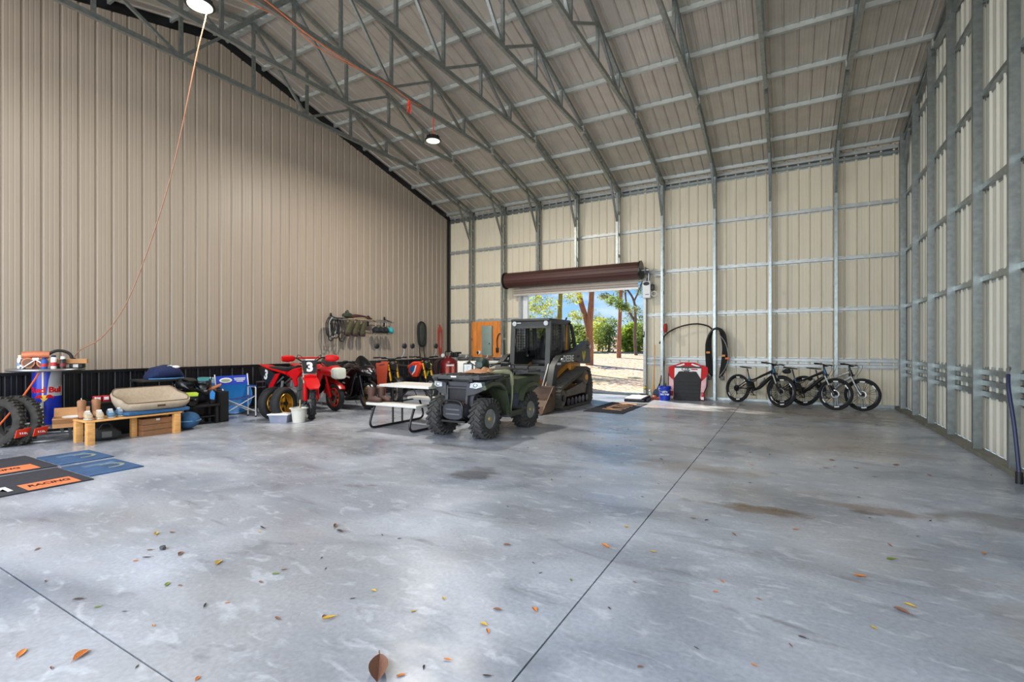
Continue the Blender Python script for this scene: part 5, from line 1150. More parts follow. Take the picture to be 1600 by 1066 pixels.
B().tube([(0, 0, 0), (.01, -.16, -.12), (.02, -.17, -.5), (.03, -.1, -.75), (.03, .1, -.75), (.02, .17, -.5), (.01, .16, -.12)], .04, closed=True, sub=4).o('tube_loop', RUBBER, hp)
B().ell((.02, 0, -.35), .03, .15, .36).o('folded_tube', M('grey green rubber', (58, 64, 58), .7, 0, .2, 10), hp)
for s_ in (-1, 1): B().tube([(.02, s_*.12, -.6), (.02, s_*.10-.02, -.9), (.02, .05+s_*.12, -1.2)], .014, sub=4).o('dangling_strap', BLACK, hp)
B().cyl((-.05, 0, .0), (.04, 0, .04), .008).o('nail', STEEL, hp)
rd_ = thing('red_cord_bundle', 'bundle of red extension cord hanging in the far end of the left wall', 'cord', (XW+.06, 13.25, 2.16))
for k in range(6): B().tube([(0, 0, 0), (.02, -.06-.012*k, -.3), (.02, -.05, -.75-.05*k), (.03, .05, -.8-.03*k), (.02, .06+.01*k, -.3), (0, .01, 0)], .012, n=6, sub=4).o('cord_loop', M('red cord'), rd_)
B().torus((.02, 0, -.2), .07, .014, ax='Z', n=16, m=6).o('wrap', M('red cord'), rd_); B().cyl((-.05, 0, .0), (.03, 0, .03), .008).o('nail', STEEL, rd_)

# ------------------------------------------------------------------ pressure tank and cabinet at the far end
MAR = M('maroon paint', (112, 26, 30), .35, .1, .15, 5)
tk = thing('pressure_tank', 'tall maroon pressure tank with pale label and hoses in the far left corner', 'tank', (-9.68, 12.75, 0))
B().lathe([(.001, .12), (.2, .12), (.27, .2), (.28, .3), (.28, .85), (.24, .96), (.14, 1.02), (.08, 1.04), (.08, 1.10), (.001, 1.10)], n=28).o('vessel', MAR, tk)
for k in range(3):
    a = 2*PI*k/3+.4; B().bar((.2*math.cos(a), .2*math.sin(a), .16), (.26*math.cos(a), .26*math.sin(a), 0), .05, .05).o('leg', MAR, tk)
q = V((.72, -.69, 0)); B().prism([(-.14, .45), (.14, .45), (.14, .85), (-.14, .85)], 'Y', -.005, .005).xf((.27*.72, -.27*.69, 0), (0, 0, math.radians(46))).o('label', M('salmon label', (196, 104, 84), .6, 0, .4, 30), tk, smooth=False)
B().box(0, 0, 0, .24, .006, .05).xf((.285*.72, -.285*.69, .80), (0, 0, math.radians(46))).o('white_print', WHITE, tk, smooth=False)
B().tube([(-.12, .0, 1.08), (-.12, 0, 1.24), (.12, 0, 1.24), (.12, 0, 1.08)], .016, sub=3).o('handle', BLKMET, tk)
B().cyl((-.1, -.16, 1.12), (-.1, -.20, 1.12), .06, n=18).o('gauge', WHITE, tk); B().cyl((-.1, -.1, 1.0), (-.1, -.16, 1.12), .015).o('gauge_stem', STEEL, tk)
for k in range(4): B().tube([(-.1, -.1, 1.02), (-.2-.02*k, -.32-.03*k, .9), (-.2, -.36-.02*k, .5), (-.15, -.32, .35+.04*k), (-.1, -.27, .8)], .016, sub=4).o('hose', M('dark red hose', (72, 26, 28), .5) if k % 2 else BLACK, tk)
B().box(.16, .1, 1.14, .28, .12, .16, bev=.03).o('motor', BLACK, tk); B().cyl((.2, .1, 1.2), (.42, .1, 1.2), .03).o('outlet', BLKMET, tk)
wc = thing('white_cabinet', 'white metal cabinet with a black-framed panel behind the four wheeler', 'cabinet', (-6.82, 9.85, 0), math.radians(12))
B().box(0, 0, .53, .46, .5, 1.02, bev=.015).o('body', OFFW, wc); p = B().box(.06, -.265, .88, .25, .03, .24, bev=.012).o('panel_frame', BLACK, wc); B().box(.06, -.285, .88, .20, .01, .19).o('panel_face', M('printed panel', (200, 206, 206), .4, 0, .25, 30), p, smooth=False)
B().box(0, -.255, .35, .4, .012, .55).o('door', OFFW, wc, smooth=False); B().cyl((.16, -.27, .4), (.16, -.27, .5), .012).o('door_handle', STEEL, wc)
wt = thing('white_workbench', 'white folding workbench right of the white cabinet, its top just above the four wheeler', 'table', (-6.95, 10.6, 0), math.radians(36))
B().box(0, 0, 1.0, 1.3, .6, .05, bev=.008).o('benchtop', OFFW, wt)
for x in (-.55, .55):
    for y in (-.24, .24): B().box(x, y, .49, .06, .06, .97).o('leg', OFFW, wt, smooth=False)
B().box(0, .2, .35, 1.1, .03, .08).o('stretcher', OFFW, wt, smooth=False)
for i, (x, n_, l, m_) in enumerate(((-.5, 'valve', 'small black valve fitting standing on the left end of the white workbench', BLACK), (.05, 'angle_grinder', 'grey and dark red power tool lying on the white workbench', M('dark red tool body', (96, 50, 48))), (.42, 'hand_pump', 'black hand tool on the right end of the white workbench', BLACK))):
    c_ = Matrix.Rotation(math.radians(36), 4, 'Z') @ V((x, -.05, 0))
    t = thing(n_, l, 'tool', (-6.95+c_.x, 10.6+c_.y, 1.025), math.radians(20)); B().hull([(-.14, 0, .05, .02, .03), (-.08, 0, .055, .04, .045), (.1, 0, .06, .035, .04), (.15, 0, .06, .02, .02)], n=14).o('body', m_, t); B().cyl((.06, 0, .06), (.09, 0, .16), .022, .03, n=14).o('knob', STEEL, t)
# ------------------------------------------------------------------ the bar table shaped like a drink can
def wrap(o, R):
    for v in o.data.vertices:
        a = v.co.x/R; r = R+v.co.z; z = v.co.y
        v.co = (r*math.sin(a), -r*math.cos(a), z)
    return o
def wpatch(poly, R, m, name, par, n=10):
    """flat printed patch bent round a column: poly in (arc length, height), split finely across."""
    b = B(); us = [p[0] for p in poly]; u0, u1 = min(us), max(us)
    def span(u):
        zs = []
        for i in range(len(poly)):
            (a, za), (c, zc) = poly[i], poly[(i+1) % len(poly)]
            if abs(a-c) < 1e-9:
                if abs(a-u) < 1e-6: zs += [za, zc]
            elif min(a, c)-1e-9 <= u <= max(a, c)+1e-9: zs.append(za+(zc-za)*(u-a)/(c-a))
        return min(zs), max(zs)
    cols = []
    for i in range(n+1):
        u = u0+(u1-u0)*i/n; z0, z1 = span(u); a = u/R
        cols.append([b.bm.verts.new((R*math.sin(a), -R*math.cos(a), z)) for z in (z0, z1)])
    for i in range(n):
        try: b.bm.faces.new((cols[i][0], cols[i+1][0], cols[i+1][1], cols[i][1]))
        except ValueError: pass
    return b.o(name, m, par)
CB = M('can blue', (22, 46, 158), .3, .1, .06, 5); CS = M('can silver', (188, 192, 194), .35, .4, .05, 5)
bt = thing('bar_table', 'drink-can shaped bar table with a round grey top and ring base by the left wall', 'table', (-9.86, 2.89, 0))
R = .168; ang = math.radians(73.7)
cl = B().lathe([(R, .22), (R, 1.03)], n=48).o('column', CB, bt)
cl.rotation_euler = (0, 0, ang)
wpatch([(-.005, .65), (.26, .65), (.26, 1.03), (.035, 1.03)], R+.0015, CS, 'silver_panel', cl); wpatch([(-.16, .22), (-.10, .22), (-.045, .57), (-.16, .50)], R+.0015, CS, 'silver_panel', cl);
wpatch([(-.055, .22), (-.035, .22), (-.035, 1.03), (-.055, 1.03)], R+.003, M('warm highlight strip', (196, 180, 150), .4, .3), 'highlight_strip', cl)  # warm highlight painted as a strip down the can column
o = text('Red Bull', .118, RED, cl, (0, 0, .82), (0, 0, 0), bold=.004, sx=1); o.data.transform(Matrix.Translation((-.005, .745, .004))); o.location = (0, 0, 0); wrap(o, R)
wpatch([(-.07, .62), (-.03, .575), (.01, .62), (-.005, .67), (-.055, .67)], R+.004, M('sun yellow', (246, 196, 60), .4), 'sun_disc', cl)
for s_ in (-1, 1): wpatch([(-.03+s_*.015, .62), (-.03+s_*.03, .675), (-.03+s_*.07, .68), (-.03+s_*.12, .63), (-.03+s_*.09, .625), (-.03+s_*.05, .63)], R+.005, RED, 'bull_emblem', cl)
B().lathe([(.001, 1.03), (.40, 1.03), (.43, 1.04), (.435, 1.055), (.43, 1.07), (.001, 1.07)], n=48).o('tabletop', M('grey tabletop laminate', (112, 114, 108), .4, .2, .08, 8), bt)
B().torus((0, 0, 1.052), .432, .016, ax='Z', n=56, m=8).o('edge_band', STEEL, bt)
B().torus((0, 0, .022), .46, .022, ax='Z', n=56, m=10).o('floor_ring', M('brushed tube', (158, 160, 158), .35, .8, .08, 10), bt); B().torus((0, 0, .20), .42, .02, ax='Z', n=56, m=10).o('foot_ring', M('brushed tube'), bt)
for k in range(6):
    a = 2*PI*k/6+.35; B().bar((.44*math.cos(a), .44*math.sin(a), .03), (.42*math.cos(a), .42*math.sin(a), .2), .045, .03).o('ring_post', M('brushed tube'), bt)
    B().bar((.16*math.cos(a), .16*math.sin(a), .2), (.42*math.cos(a), .42*math.sin(a), .2), .03, .02).o('spoke', M('brushed tube'), bt)
B().cyl((0, 0, .19), (0, 0, .22), .2, n=32).o('column_base', M('brushed tube'), bt)
def can(label, x, y, r, h, m, capm, cap=.04, nm='spray_can', band=None):
    t = thing(nm, label, 'can', (x, y, 1.071), 0, 'cans on the bar table')
    B().lathe([(r, 0), (r, h), (r*.7, h+.015), (.001, h+.015)], n=18).o('body', m, t); B().lathe([(r*.75, h+.012), (r*.72, h+.012+cap), (.001, h+.014+cap)], n=18).o('cap', capm, t)
    if band: B().lathe([(r+.0012, h*.25), (r+.0012, h*.6)], n=18).o('label', band, t)
can('white spray can at the left end of the bar table', -10.10, 2.66, .036, .15, M('pale can', (206, 214, 220)), M('cream cap', (214, 208, 180)), band=M('small blue print', (120, 150, 190), .5, 0, .4, 60))
can('small black bottle beside the white spray can', -10.02, 2.665, .032, .10, BLACK, BLACK, .03, band=WHITE)
can('blue spray can right of the copper lamp', -9.62, 2.79, .036, .13, M('blue can', (36, 80, 160)), M('dark blue cap', (24, 40, 90)), .03, band=M('red can label', (186, 50, 50)))
can('white and red spray can with a dark cap on the bar table', -9.56, 2.88, .034, .16, M('white can', (214, 212, 210)), M('navy cap', (28, 34, 70)), .03, band=M('red can label'))
can('white-topped black spray can at the right of the cans', -9.51, 2.97, .036, .13, BLACK, WHITE, .04, band=M('dark red label', (120, 36, 40)))
COP = M('copper painted metal', (206, 128, 92), .4, .4, .12, 8)
cp = thing('copper_lamp', 'copper-coloured twin lamp with a white angled stand on the bar table', 'lamp', (-9.81, 2.75, 1.071), math.radians(73.7))
B().hull([(-.15, 0, .20, .04, .03), (-.15, 0, .205, .07, .05), (0, 0, .21, .075, .055), (.15, 0, .205, .07, .05), (.15, 0, .20, .04, .03)], n=18, e=3).o('housing', COP, cp)
for x in (-.08, .08): B().cyl((x, -.02, .09), (x, -.09, .09), .07, .075, n=24).o('lamp_bowl', COP, cp); B().cyl((x, -.091, .09), (x, -.095, .09), .06, n=24).o('lens', M('amber brown lens', (120, 84, 62), .2), cp)
B().bar((0, -.1, .14), (-.15, -.13, .008), .014).bar((0, -.1, .14), (.15, -.13, .008), .014).box(0, -.1, .15, .07, .015, .03).o('stand', WHITE, cp); B().box(0, -.03, .06, .08, .06, .12).o('mount', M('dark maroon part', (86, 34, 36)), cp)
hs = thing('headset', 'black headset draped behind the copper lamp on the bar table', 'headset', (-9.72, 2.98, 1.071), math.radians(73.7))
B().tube([(-.14, 0, .08), (-.12, 0, .2), (0, 0, .27), (.13, 0, .22), (.17, 0, .08)], .022, sub=4).o('band', BLACK, hs)
for x in (-.14, .17): B().ell((x, 0, .06), .03, .06, .06).o('ear_cup', BLACK, hs)
bb = thing('black_case', 'flat black case under the cardboard parcel on the bar table', 'case', (-9.66, 3.12, 1.071), math.radians(60)); B().box(0, 0, .035, .30, .2, .07, bev=.01).o('body', BLACK, bb); B().box(-.04, -.105, .035, .07, .012, .05).o('latch', WHITE, bb); B().box(.07, -.105, .035, .06, .012, .05).o('latch', OFFW, bb)
cbx = thing('cardboard_parcel', 'small flat brown cardboard parcel on the black case', 'box', (-9.64, 3.10, 1.142), math.radians(66)); B().box(0, 0, .035, .40, .22, .07).o('carton', CARD, cbx, smooth=False); B().box(.0, -.002, .071, .4, .04, .002).o('tape', M('tan tape', (196, 156, 112)), cbx, smooth=False)
KN = M('dusty knobbly rubber', (52, 49, 44), .85, 0, .35, 14, bump=.3)
TAG = M('red orange tag', (222, 56, 28), .5)
for i, (x, y, l) in enumerate(((-9.56, 2.26, 'front knobbly tyre with a red tag leaning at the left edge by the bar table'), (-9.54, 2.44, 'second knobbly tyre with a red tag, between the first and the can-shaped table'))):
    t = thing('knobbly_tyre', l, 'tyre', (x, y, 0), rot=(math.radians(-6), 0, math.radians(32)), group='knobbly tyres by the bar table')
    c = B().torus((0, 0, .345), .285, .06, .06, n=44, m=10, sq=.8).o('carcass', KN, t); b = B()
    for k in range(40):
        a = 2*PI*k/40
        for yy_ in ((-.045, .0, .045) if k % 2 else (-.022, .022)): b.box(math.cos(a)*.346, yy_, .345+math.sin(a)*.346, .03, .026, .03, rot=(0, -a, 0))
    b.o('tread', KN, t, smooth=False)['kind'] = 'stuff'
    tg = B().box(.355, 0, .20, .012, .19, .115, rot=(.2, .35, 0)).o('tag', TAG, t, smooth=False); text('ITR', .075, WHITE, tg, (.363, 0, .203), (PI/2-.35, 0, PI/2), bold=.003)
ob = thing('orange_strap', 'orange strap running from the bar tabletop down to the knobbly tyres', 'strap', (-9.55, 2.72, 1.03)); B().tube([(0, 0, 0), (-.03, -.10, -.22), (-.10, -.24, -.5), (-.15, -.38, -.74)], .012, n=6, sub=5).o('webbing', ORANGE, ob); B().box(-.01, .0, .0, .04, .03, .05).o('hook', STEEL, ob)
ox = thing('open_carton', 'open brown cardboard box with a white plate inside on the table foot ring', 'box', (-9.22, 2.98, .222), math.radians(70))
for q in ((0, -.12, .07, .40, .006, .14), (0, .12, .07, .40, .006, .14), (-.2, 0, .07, .006, .24, .14), (.2, 0, .07, .006, .24, .14), (0, 0, .004, .4, .24, .008)): B().box(*q).o('side', CARD, ox, smooth=False)
B().box(0, .17, .20, .40, .006, .14, rot=(-.5, 0, 0)).o('flap', CARD, ox, smooth=False); B().box(-.06, -.175, .10, .28, .006, .12, rot=(.9, 0, 0)).o('flap', CARD, ox, smooth=False); B().box(.25, 0, .15, .006, .24, .1, rot=(0, .9, 0)).o('flap', CARD, ox, smooth=False)
pp = thing('white_plate', 'white oval plate lying in the open cardboard box', 'plate', (-9.20, 3.02, .345)); B().lathe([(.001, 0), (.09, .0), (.15, .02), (.15, .026), (.09, .008), (.001, .008)], n=28).o('dish', WHITE, pp); B().torus((0, 0, .022), .15, .005, ax='Z', n=28, m=6).o('rim', OFFW, pp)

# ------------------------------------------------------------------ wooden bench with shoes and dog bed
wbn = thing('wooden_bench', 'low pine bench along the left wall holding shoes and a dog bed', 'bench', (-8.83, 3.55, 0))
B().box(0, 0, .335, .50, 1.24, .026, bev=.004).o('bench_top', WOOD, wbn)
for x in (-.19, .20):
    for y in (-.56, .56): B().box(x, y, .161, .09, .09, .322, bev=.004).o('leg', WOOD, wbn)
B().box(-.03, .06, .161, .09, .07, .322, bev=.004).o('leg', WOOD, wbn)
def pair(nm, base, g, pos, L, H, m, sole, cat):
    for (x, y, rz), side in zip(pos, ('left', 'right')):
        t = thing(nm, base % side, cat, (x, y, .349), math.radians(rz), g); boot(t, 0, 0, 0, L, H, m, sole, shaft=.055)
pair('work_boot', '%s tan leather work boot at the back of the pine bench', 'tan work boots on the bench', ((-8.99, 3.02, -15), (-8.98, 3.19, -10)), .21, .26, M('tan work leather', (158, 112, 78), .75, 0, .15, 10), SOLE, 'boot')
pair('beige_sneaker', '%s beige sneaker at the front of the pine bench', 'beige sneakers on the bench', ((-8.73, 3.00, -10), (-8.72, 3.13, -12)), .19, .09, M('beige canvas', (182, 160, 128), .85, 0, .1, 12), OFFW, 'shoe')
pair('blue_sneaker', '%s steel blue sneaker next to the dog bed', 'blue sneakers on the bench', ((-8.74, 3.27, -14), (-8.80, 3.41, -14)), .19, .09, M('steel blue canvas', (84, 116, 140), .85, 0, .1, 12), M('pale sole', (196, 194, 186)), 'shoe')
cu = thing('blue_cushion', 'flat blue cushion under the dog bed on the pine bench', 'cushion', (-8.84, 3.86, .349)); BLC = M('slate blue fabric', (46, 88, 128), .9, 0, .12, 20)
B().hull([(-.46, 0, .035, .2, .02), (-.42, 0, .035, .26, .034), (0, 0, .036, .27, .036), (.42, 0, .035, .26, .034), (.46, 0, .035, .2, .02)], ax='Y', n=24, e=5).o('pad', BLC, cu); B().torus((0, 0, .036), .255, .008, ax='Z', n=8, m=6).o('tuft', BLC, cu) if False else None
cu2 = thing('blue_pillow', 'round blue pillow slumped on the floor off the end of the pine bench', 'pillow', (-8.86, 4.40, .15)); B().ell((0, 0, 0), .2, .17, .14, rot=(.3, 0, 0)).o('cover', BLC, cu2); B().torus((0, 0, 0), .185, .012, ax='Z', n=28, m=6).o('piping', M('light blue piping', (92, 132, 164), .8), cu2)
BED = M('beige bed fabric', (168, 152, 130), .95, 0, .08, 30); BEDI = M('light beige inner fabric', (160, 148, 128), .95, 0, .1, 30)
db = thing('dog_bed', 'beige bolstered dog bed on the blue cushion', 'pet bed', (-8.84, 3.86, .42))
def bedring(scx, scy, zf, n=36, e=4.5):
    o_ = []
    for k in range(n):
        a = 2*PI*k/n; c_, s_ = math.cos(a), math.sin(a); x = math.copysign(abs(c_)**(2/e), c_)*scx; y = math.copysign(abs(s_)**(2/e), s_)*scy
        hgt = .115+.20*max(0, min(1, .45-.75*c_)); o_.append((x-(.05 if c_ < 0 else 0)*zf, y, hgt*zf))
    return o_
b = B(); b.loft([bedring(.25, .42, 0), bedring(.29, .47, .5), bedring(.29, .485, .9), bedring(.265, .46, 1.0), bedring(.23, .42, .93), bedring(.19, .37, .45), bedring(.17, .34, .22)], caps=True)
b.o('bolster', BED, db, ang=75)
B().hull([(-.34, -.0, .05, .14, .02), (-.3, 0, .055, .175, .035), (0, 0, .06, .18, .04), (.3, 0, .055, .175, .035), (.34, 0, .05, .14, .02)], ax='Y', n=22, e=4).o('mattress', BEDI, db)
B().box(.292, .0, .06, .006, .11, .03).o('leather_patch', M('dark brown patch', (74, 52, 40)), db, smooth=False)
b = B(); b.tube([V(p)+V((0, 0, .006)) for p in bedring(.268, .462, 1.0)], .007, n=6, closed=True).o('piping', M('brown piping', (112, 92, 76)), db)
cr = thing('wooden_crate', 'brown wooden crate under the pine bench', 'crate', (-8.86, 3.87, 0)); CR = M('brown crate board', (142, 100, 66), .7, 0, .22, 6, stretch=(2, 2, 12))
for z in (.045, .135, .225):
    for x in (-.17, .17): B().box(x, 0, z, .016, .40, .084).o('board', CR, cr, smooth=False)
    for y in (-.2, .2): B().box(0, y, z, .34, .016, .084).o('board', CR, cr, smooth=False)
B().box(0, 0, .01, .33, .39, .015).o('base', CR, cr, smooth=False); B().box(.18, .0, .25, .012, .05, .03).o('tag', OFFW, cr, smooth=False)
bpk = thing('dark_gear_bag', 'dark grey gear bag on the floor under the shoe end of the pine bench', 'bag', (-8.88, 3.26, 0), math.radians(80)); B().hull([(-.18, 0, .07, .08, .05), (-.1, 0, .1, .12, .09), (.1, 0, .1, .12, .09), (.18, 0, .07, .08, .05)], n=18).o('body', M('charcoal nylon', (40, 42, 42), .85, 0, .25, 14), bpk); B().tube([(-.08, -.05, .17), (-.04, -.06, .25), (.04, -.06, .25), (.08, -.05, .17)], .012, sub=3).o('handle', BLACK, bpk); B().box(0, -.115, .1, .12, .02, .09, bev=.01).o('pocket', M('grey panel', (92, 94, 92)), bpk)
tote = thing('dark_tote', 'dark storage tote behind the boots on the pine bench', 'bin', (-9.42, 3.56, 0), 0)
B().loft([[(sx_*w/2, sy_*d_/2, z) for sx_, sy_ in ((-1, -1), (1, -1), (1, 1), (-1, 1))] for w, d_, z in ((.32, .50, 0), (.36, .56, .5))]).o('tub', M('black tote plastic', (30, 31, 33), .5), tote, smooth=False); B().box(0, 0, .52, .39, .6, .04, bev=.012).o('lid', BLACK, tote)
for k in range(4):
    t = thing('juice_box', '%s small red and white box in the row on the dark tote' % ('first', 'second', 'third', 'fourth')[k], 'box', (-9.36, 3.33+.105*k, .541), 0, 'red and white boxes on the tote'); B().box(0, 0, .045, .09, .085, .09, bev=.004).o('carton', M('red printed card', (172, 38, 46), .5), t); B().box(.046, 0, .05, .002, .06, .045).o('white_label', WHITE, t, smooth=False)
cd2 = thing('brown_carton', 'brown cardboard carton between the boots and the dog bed behind the bench', 'box', (-9.30, 3.60, .63), 0) if False else None

# ------------------------------------------------------------------ gear heap, speaker, chair, disc
st_ = thing('dark_stand', 'dark folding stand against the left wall under the navy hood', 'stand', (-9.92, 4.45, 0))
B().box(0, 0, .80, .5, .75, .04, bev=.008).o('top', M('dark laminate', (40, 38, 36), .6), st_)
for y in (-.32, .32): B().bar((-.2, y, .02), (.2, y, .78), .035).o('leg', BLKMET, st_); B().bar((.2, y, .02), (-.2, y, .78), .035).o('leg', BLKMET, st_)
nv = thing('navy_hood', 'navy blue fabric hood with a white oval logo on the dark stand', 'cover', (-9.85, 4.50, .821)); NAV = M('navy cloth', (24, 38, 78), .85, 0, .12, 14)
B().hull([(-.30, 0, .04, .10, .035), (-.2, .03, .11, .20, .10), (0, .02, .13, .22, .125), (.17, 0, .11, .2, .10), (.27, 0, .03, .12, .03)], ax='Y', n=22).o('shell', NAV, nv)
B().ell((.165, .10, .213), .02, .075, .032, rot=(0, -.75, 0)).o('oval_logo', WHITE, nv); B().bar((.155, -.03, .225), (.15, .04, .24), .02, .02).o('logo_stroke', WHITE, nv); B().tube([(.1, -.3, .01), (.22, -.1, .01), (.24, .1, .01), (.12, .26, .01)], .01, sub=4).o('hem', M('light blue hem', (76, 140, 190)), nv)
bch = thing('black_bench', 'low black wooden bench under the heap of riding gear', 'bench', (-9.28, 4.76, 0)); BW = M('black stained wood', (26, 24, 22), .6, 0, .25, 6)
B().box(0, 0, .335, .42, .58, .035, bev=.006).o('bench_top', BW, bch); B().box(0, 0, .14, .36, .5, .02).o('shelf', BW, bch, smooth=False)
for x in (-.17, .17):
    for y in (-.25, .25): B().box(x, y, .16, .05, .05, .32).o('leg', BW, bch, smooth=False)
def helmet(l, x, y, z, rz, shell, acc, g='riding helmets on the heap'):
    t = thing('riding_helmet', l, 'helmet', (x, y, z), math.radians(rz), g); B().hull([(-.13, 0, .12, .06, .07), (-.09, 0, .125, .11, .11), (0, 0, .125, .125, .122), (.08, 0, .11, .115, .10), (.14, 0, .07, .08, .06), (.17, 0, .05, .05, .035)], n=22, e=2.2).o('shell', shell, t)
    B().hull([(.07, 0, .15, .10, .03), (.125, 0, .15, .085, .035), (.14, 0, .15, .05, .03)], n=18).o('visor_opening', M('smoke visor', (40, 44, 48), .1), t); B().hull([(.02, 0, .235, .09, .008), (.12, 0, .225, .1, .012), (.22, 0, .19, .08, .008)], n=16).o('peak', acc, t); B().tube([(-.12, -.06, .06), (0, -.125, .05), (.1, -.105, .04)], .012, sub=3).o('trim', acc, t)
helmet('black helmet with a lime accent at the front of the gear heap', -9.17, 4.60, .354, -20, M('gloss black shell', (18, 18, 19), .25), M('lime accent', (176, 204, 60)))
helmet('black helmet with a teal and white peak on the gear heap', -9.36, 4.92, .60, -30, M('gloss black shell'), M('teal accent', (52, 122, 128)))
helmet('plain black helmet at the back of the gear heap under the navy hood', -9.42, 4.62, .60, 10, M('gloss black shell'), BLACK)
gp = thing('gear_bag', 'black riding gear bag in the middle of the heap on the black bench', 'bag', (-9.47, 4.74, .354), math.radians(80)); B().hull([(-.26, 0, .10, .08, .08), (-.16, 0, .12, .12, .12), (.14, 0, .12, .12, .12), (.26, 0, .09, .07, .07)], n=20).o('body', M('black nylon', (24, 25, 27), .85, 0, .25, 12), gp); B().tube([(-.1, -.08, .22), (-.05, -.1, .30), (.05, -.1, .30), (.1, -.08, .22)], .012, sub=3).o('handle', BLACK, gp)
kg = thing('knee_guard', 'black knee guard with a bright blue plate leaning on the gear heap', 'armour', (-9.18, 4.95, .354), math.radians(-15)); B().hull([(.0, 0, .02, .04, .05), (.1, .0, .02, .06, .06), (.25, 0, .01, .05, .05)], ax='Z', n=16).o('shell', BLACK, kg); B().prism([(-.04, .10), (.03, .08), (.045, .2), (.0, .26), (-.04, .2)], 'X', .085, .095).o('blue_plate', M('bright blue plate', (62, 140, 214), .35), kg)
og = thing('orange_glove', 'orange and white riding glove on the right of the gear heap', 'glove', (-9.16, 5.0, .36), math.radians(60)) if False else thing('orange_wrap', 'orange-brown wrapped part sticking out at the right of the gear heap', 'part', (-9.30, 5.06, .60), math.radians(70)); B().hull([(-.1, 0, 0, .03, .03), (0, 0, .03, .045, .035), (.12, 0, .09, .03, .025)], n=12).o('sleeve', M('orange brown wrap', (190, 116, 76), .6), og); B().ell((-.12, 0, -.01), .04, .03, .02).o('end_cap', WHITE, og)
spk = thing('speaker_box', 'black speaker box standing beside the gear heap', 'speaker', (-9.26, 5.15, 0)); B().box(0, 0, .285, .30, .17, .57, bev=.01).o('cabinet', M('black speaker carpet', (12, 12, 13), .9), spk); B().box(.152, 0, .285, .008, .14, .52).o('grille', M('black speaker cloth', (16, 16, 17), .95, 0, .3, 60), spk, smooth=False); B().box(0, -.087, .48, .1, .008, .03).o('handle', BLACK, spk, smooth=False)
dc = thing('dark_crate', 'dark crate holding water bottles against the black wainscot', 'crate', (-9.92, 5.24, 0)); B().box(0, 0, .29, .34, .42, .58, bev=.008).o('body', M('dark brown crate', (34, 30, 28), .7), dc); B().box(.172, 0, .45, .006, .2, .06).o('hand_hole', BLACK, dc, smooth=False)
for k in range(6):
    i_, j_ = k % 3, k//3
    t = thing('water_bottle', '%s clear water bottle in the %s row on the dark crate' % (('left', 'middle', 'right')[i_], ('front', 'back')[j_]), 'bottle', (-9.83-.1*j_, 5.13+.105*i_, .582), 0, 'water bottles on the crate'); B().lathe([(.033, 0), (.036, .01), (.034, .07), (.037, .11), (.03, .15), (.014, .18), (.014, .2)], n=16).o('body', M('clear blue bottle', (150, 186, 206), .15, 0, .1, 12, alpha=.65), t); B().cyl((0, 0, .198), (0, 0, .215), .017, n=14).o('cap', WHITE, t); B().lathe([(.0375, .06), (.0375, .10)], n=16).o('label', M('blue bottle label', (60, 96, 150)), t)
BC = M('royal blue canvas', (32, 62, 170), .85, 0, .08, 14); DBC = M('dark blue canvas', (28, 62, 128), .85, 0, .1, 14)
CHF = M('pale chair tube', (206, 208, 208), .4, .2)
ch = thing('folding_chair', 'blue folding director chair with a white oval logo on its back panel', 'chair', (-9.38, 5.53, 0), math.radians(-4))
for y in (-.31, .31):
    B().tube([(.14, y, .01), (.14, y, .58), (.12, y, .60), (-.14, y, .60), (-.15, y, .58), (-.15, y, .01)], .013, sub=1).o('side_frame', CHF, ch); B().box(0, y, .615, .26, .05, .025, bev=.008).o('armrest', DBC, ch); B().cyl((-.13, y, .58), (-.18, y, .86), .012).o('back_post', CHF, ch)
    for x in (.14, -.15): B().cyl((x, y, 0), (x, y, .03), .018).o('foot_cap', BLACK, ch)
for x in (.13, -.14): B().cyl((x, -.3, .12), (x, .3, .42), .010).o('cross_brace', CHF, ch); B().cyl((x+.014, .3, .12), (x+.014, -.3, .42), .010).o('cross_brace', CHF, ch)
b = B(); b.loft([[(-.14, y, .43-.05*math.cos(y*5)), (.14, y, .43-.05*math.cos(y*5)), (.14, y, .425-.05*math.cos(y*5)), (-.14, y, .425-.05*math.cos(y*5))] for y in [-.3+.06*k for k in range(11)]]).o('seat', DBC, ch)
bk2 = B().box(-.165, 0, .74, .012, .64, .18, rot=(0, -.17, 0)).o('back_panel', BC, ch, smooth=False); B().ell((-.152, -.12, .742), .004, .12, .05, rot=(0, -.17, 0)).o('oval_logo', WHITE, bk2); B().ell((-.149, -.12, .742), .003, .085, .03, rot=(0, -.17, 0)).o('oval_centre', M('olive grey ink', (150, 158, 130)), bk2)
for z, w in ((.772, .22), (.742, .20), (.712, .13)): B().box(-.157-.17*(z-.74), .15, z, .006, w, .018).o('white_print', WHITE, bk2, smooth=False)
disc = thing('blue_disc', 'large round light blue disc leaning on the wainscot behind the folding chair', 'disc', (-9.95, 5.84, 0), rot=(0, math.radians(-10), 0)); LB = M('bright blue plastic', (24, 118, 196), .45, 0, .08, 4); B().lathe([(.001, 0), (.36, 0), (.39, .012), (.40, .03), (.385, .04), (.36, .02), (.001, .02)], (0, 0, .405), 'X', 48).o('plate', LB, disc); B().torus((.03, 0, .405), .39, .014, ax='X', n=56, m=8).o('rim', M('pale blue rim', (70, 150, 214), .4), disc)
bar_ = thing('metal_bracket', 'short silver bracket rail standing by the wainscot left of the dirt bike', 'bracket', (-10.0, 6.45, 0)); B().box(0, 0, .64, .04, .22, .025).o('rail', STEEL, bar_, smooth=False); B().box(0, 0, .52, .04, .16, .02).o('lower_rail', M('grey rail', (120, 122, 122), .4, .6), bar_, smooth=False)
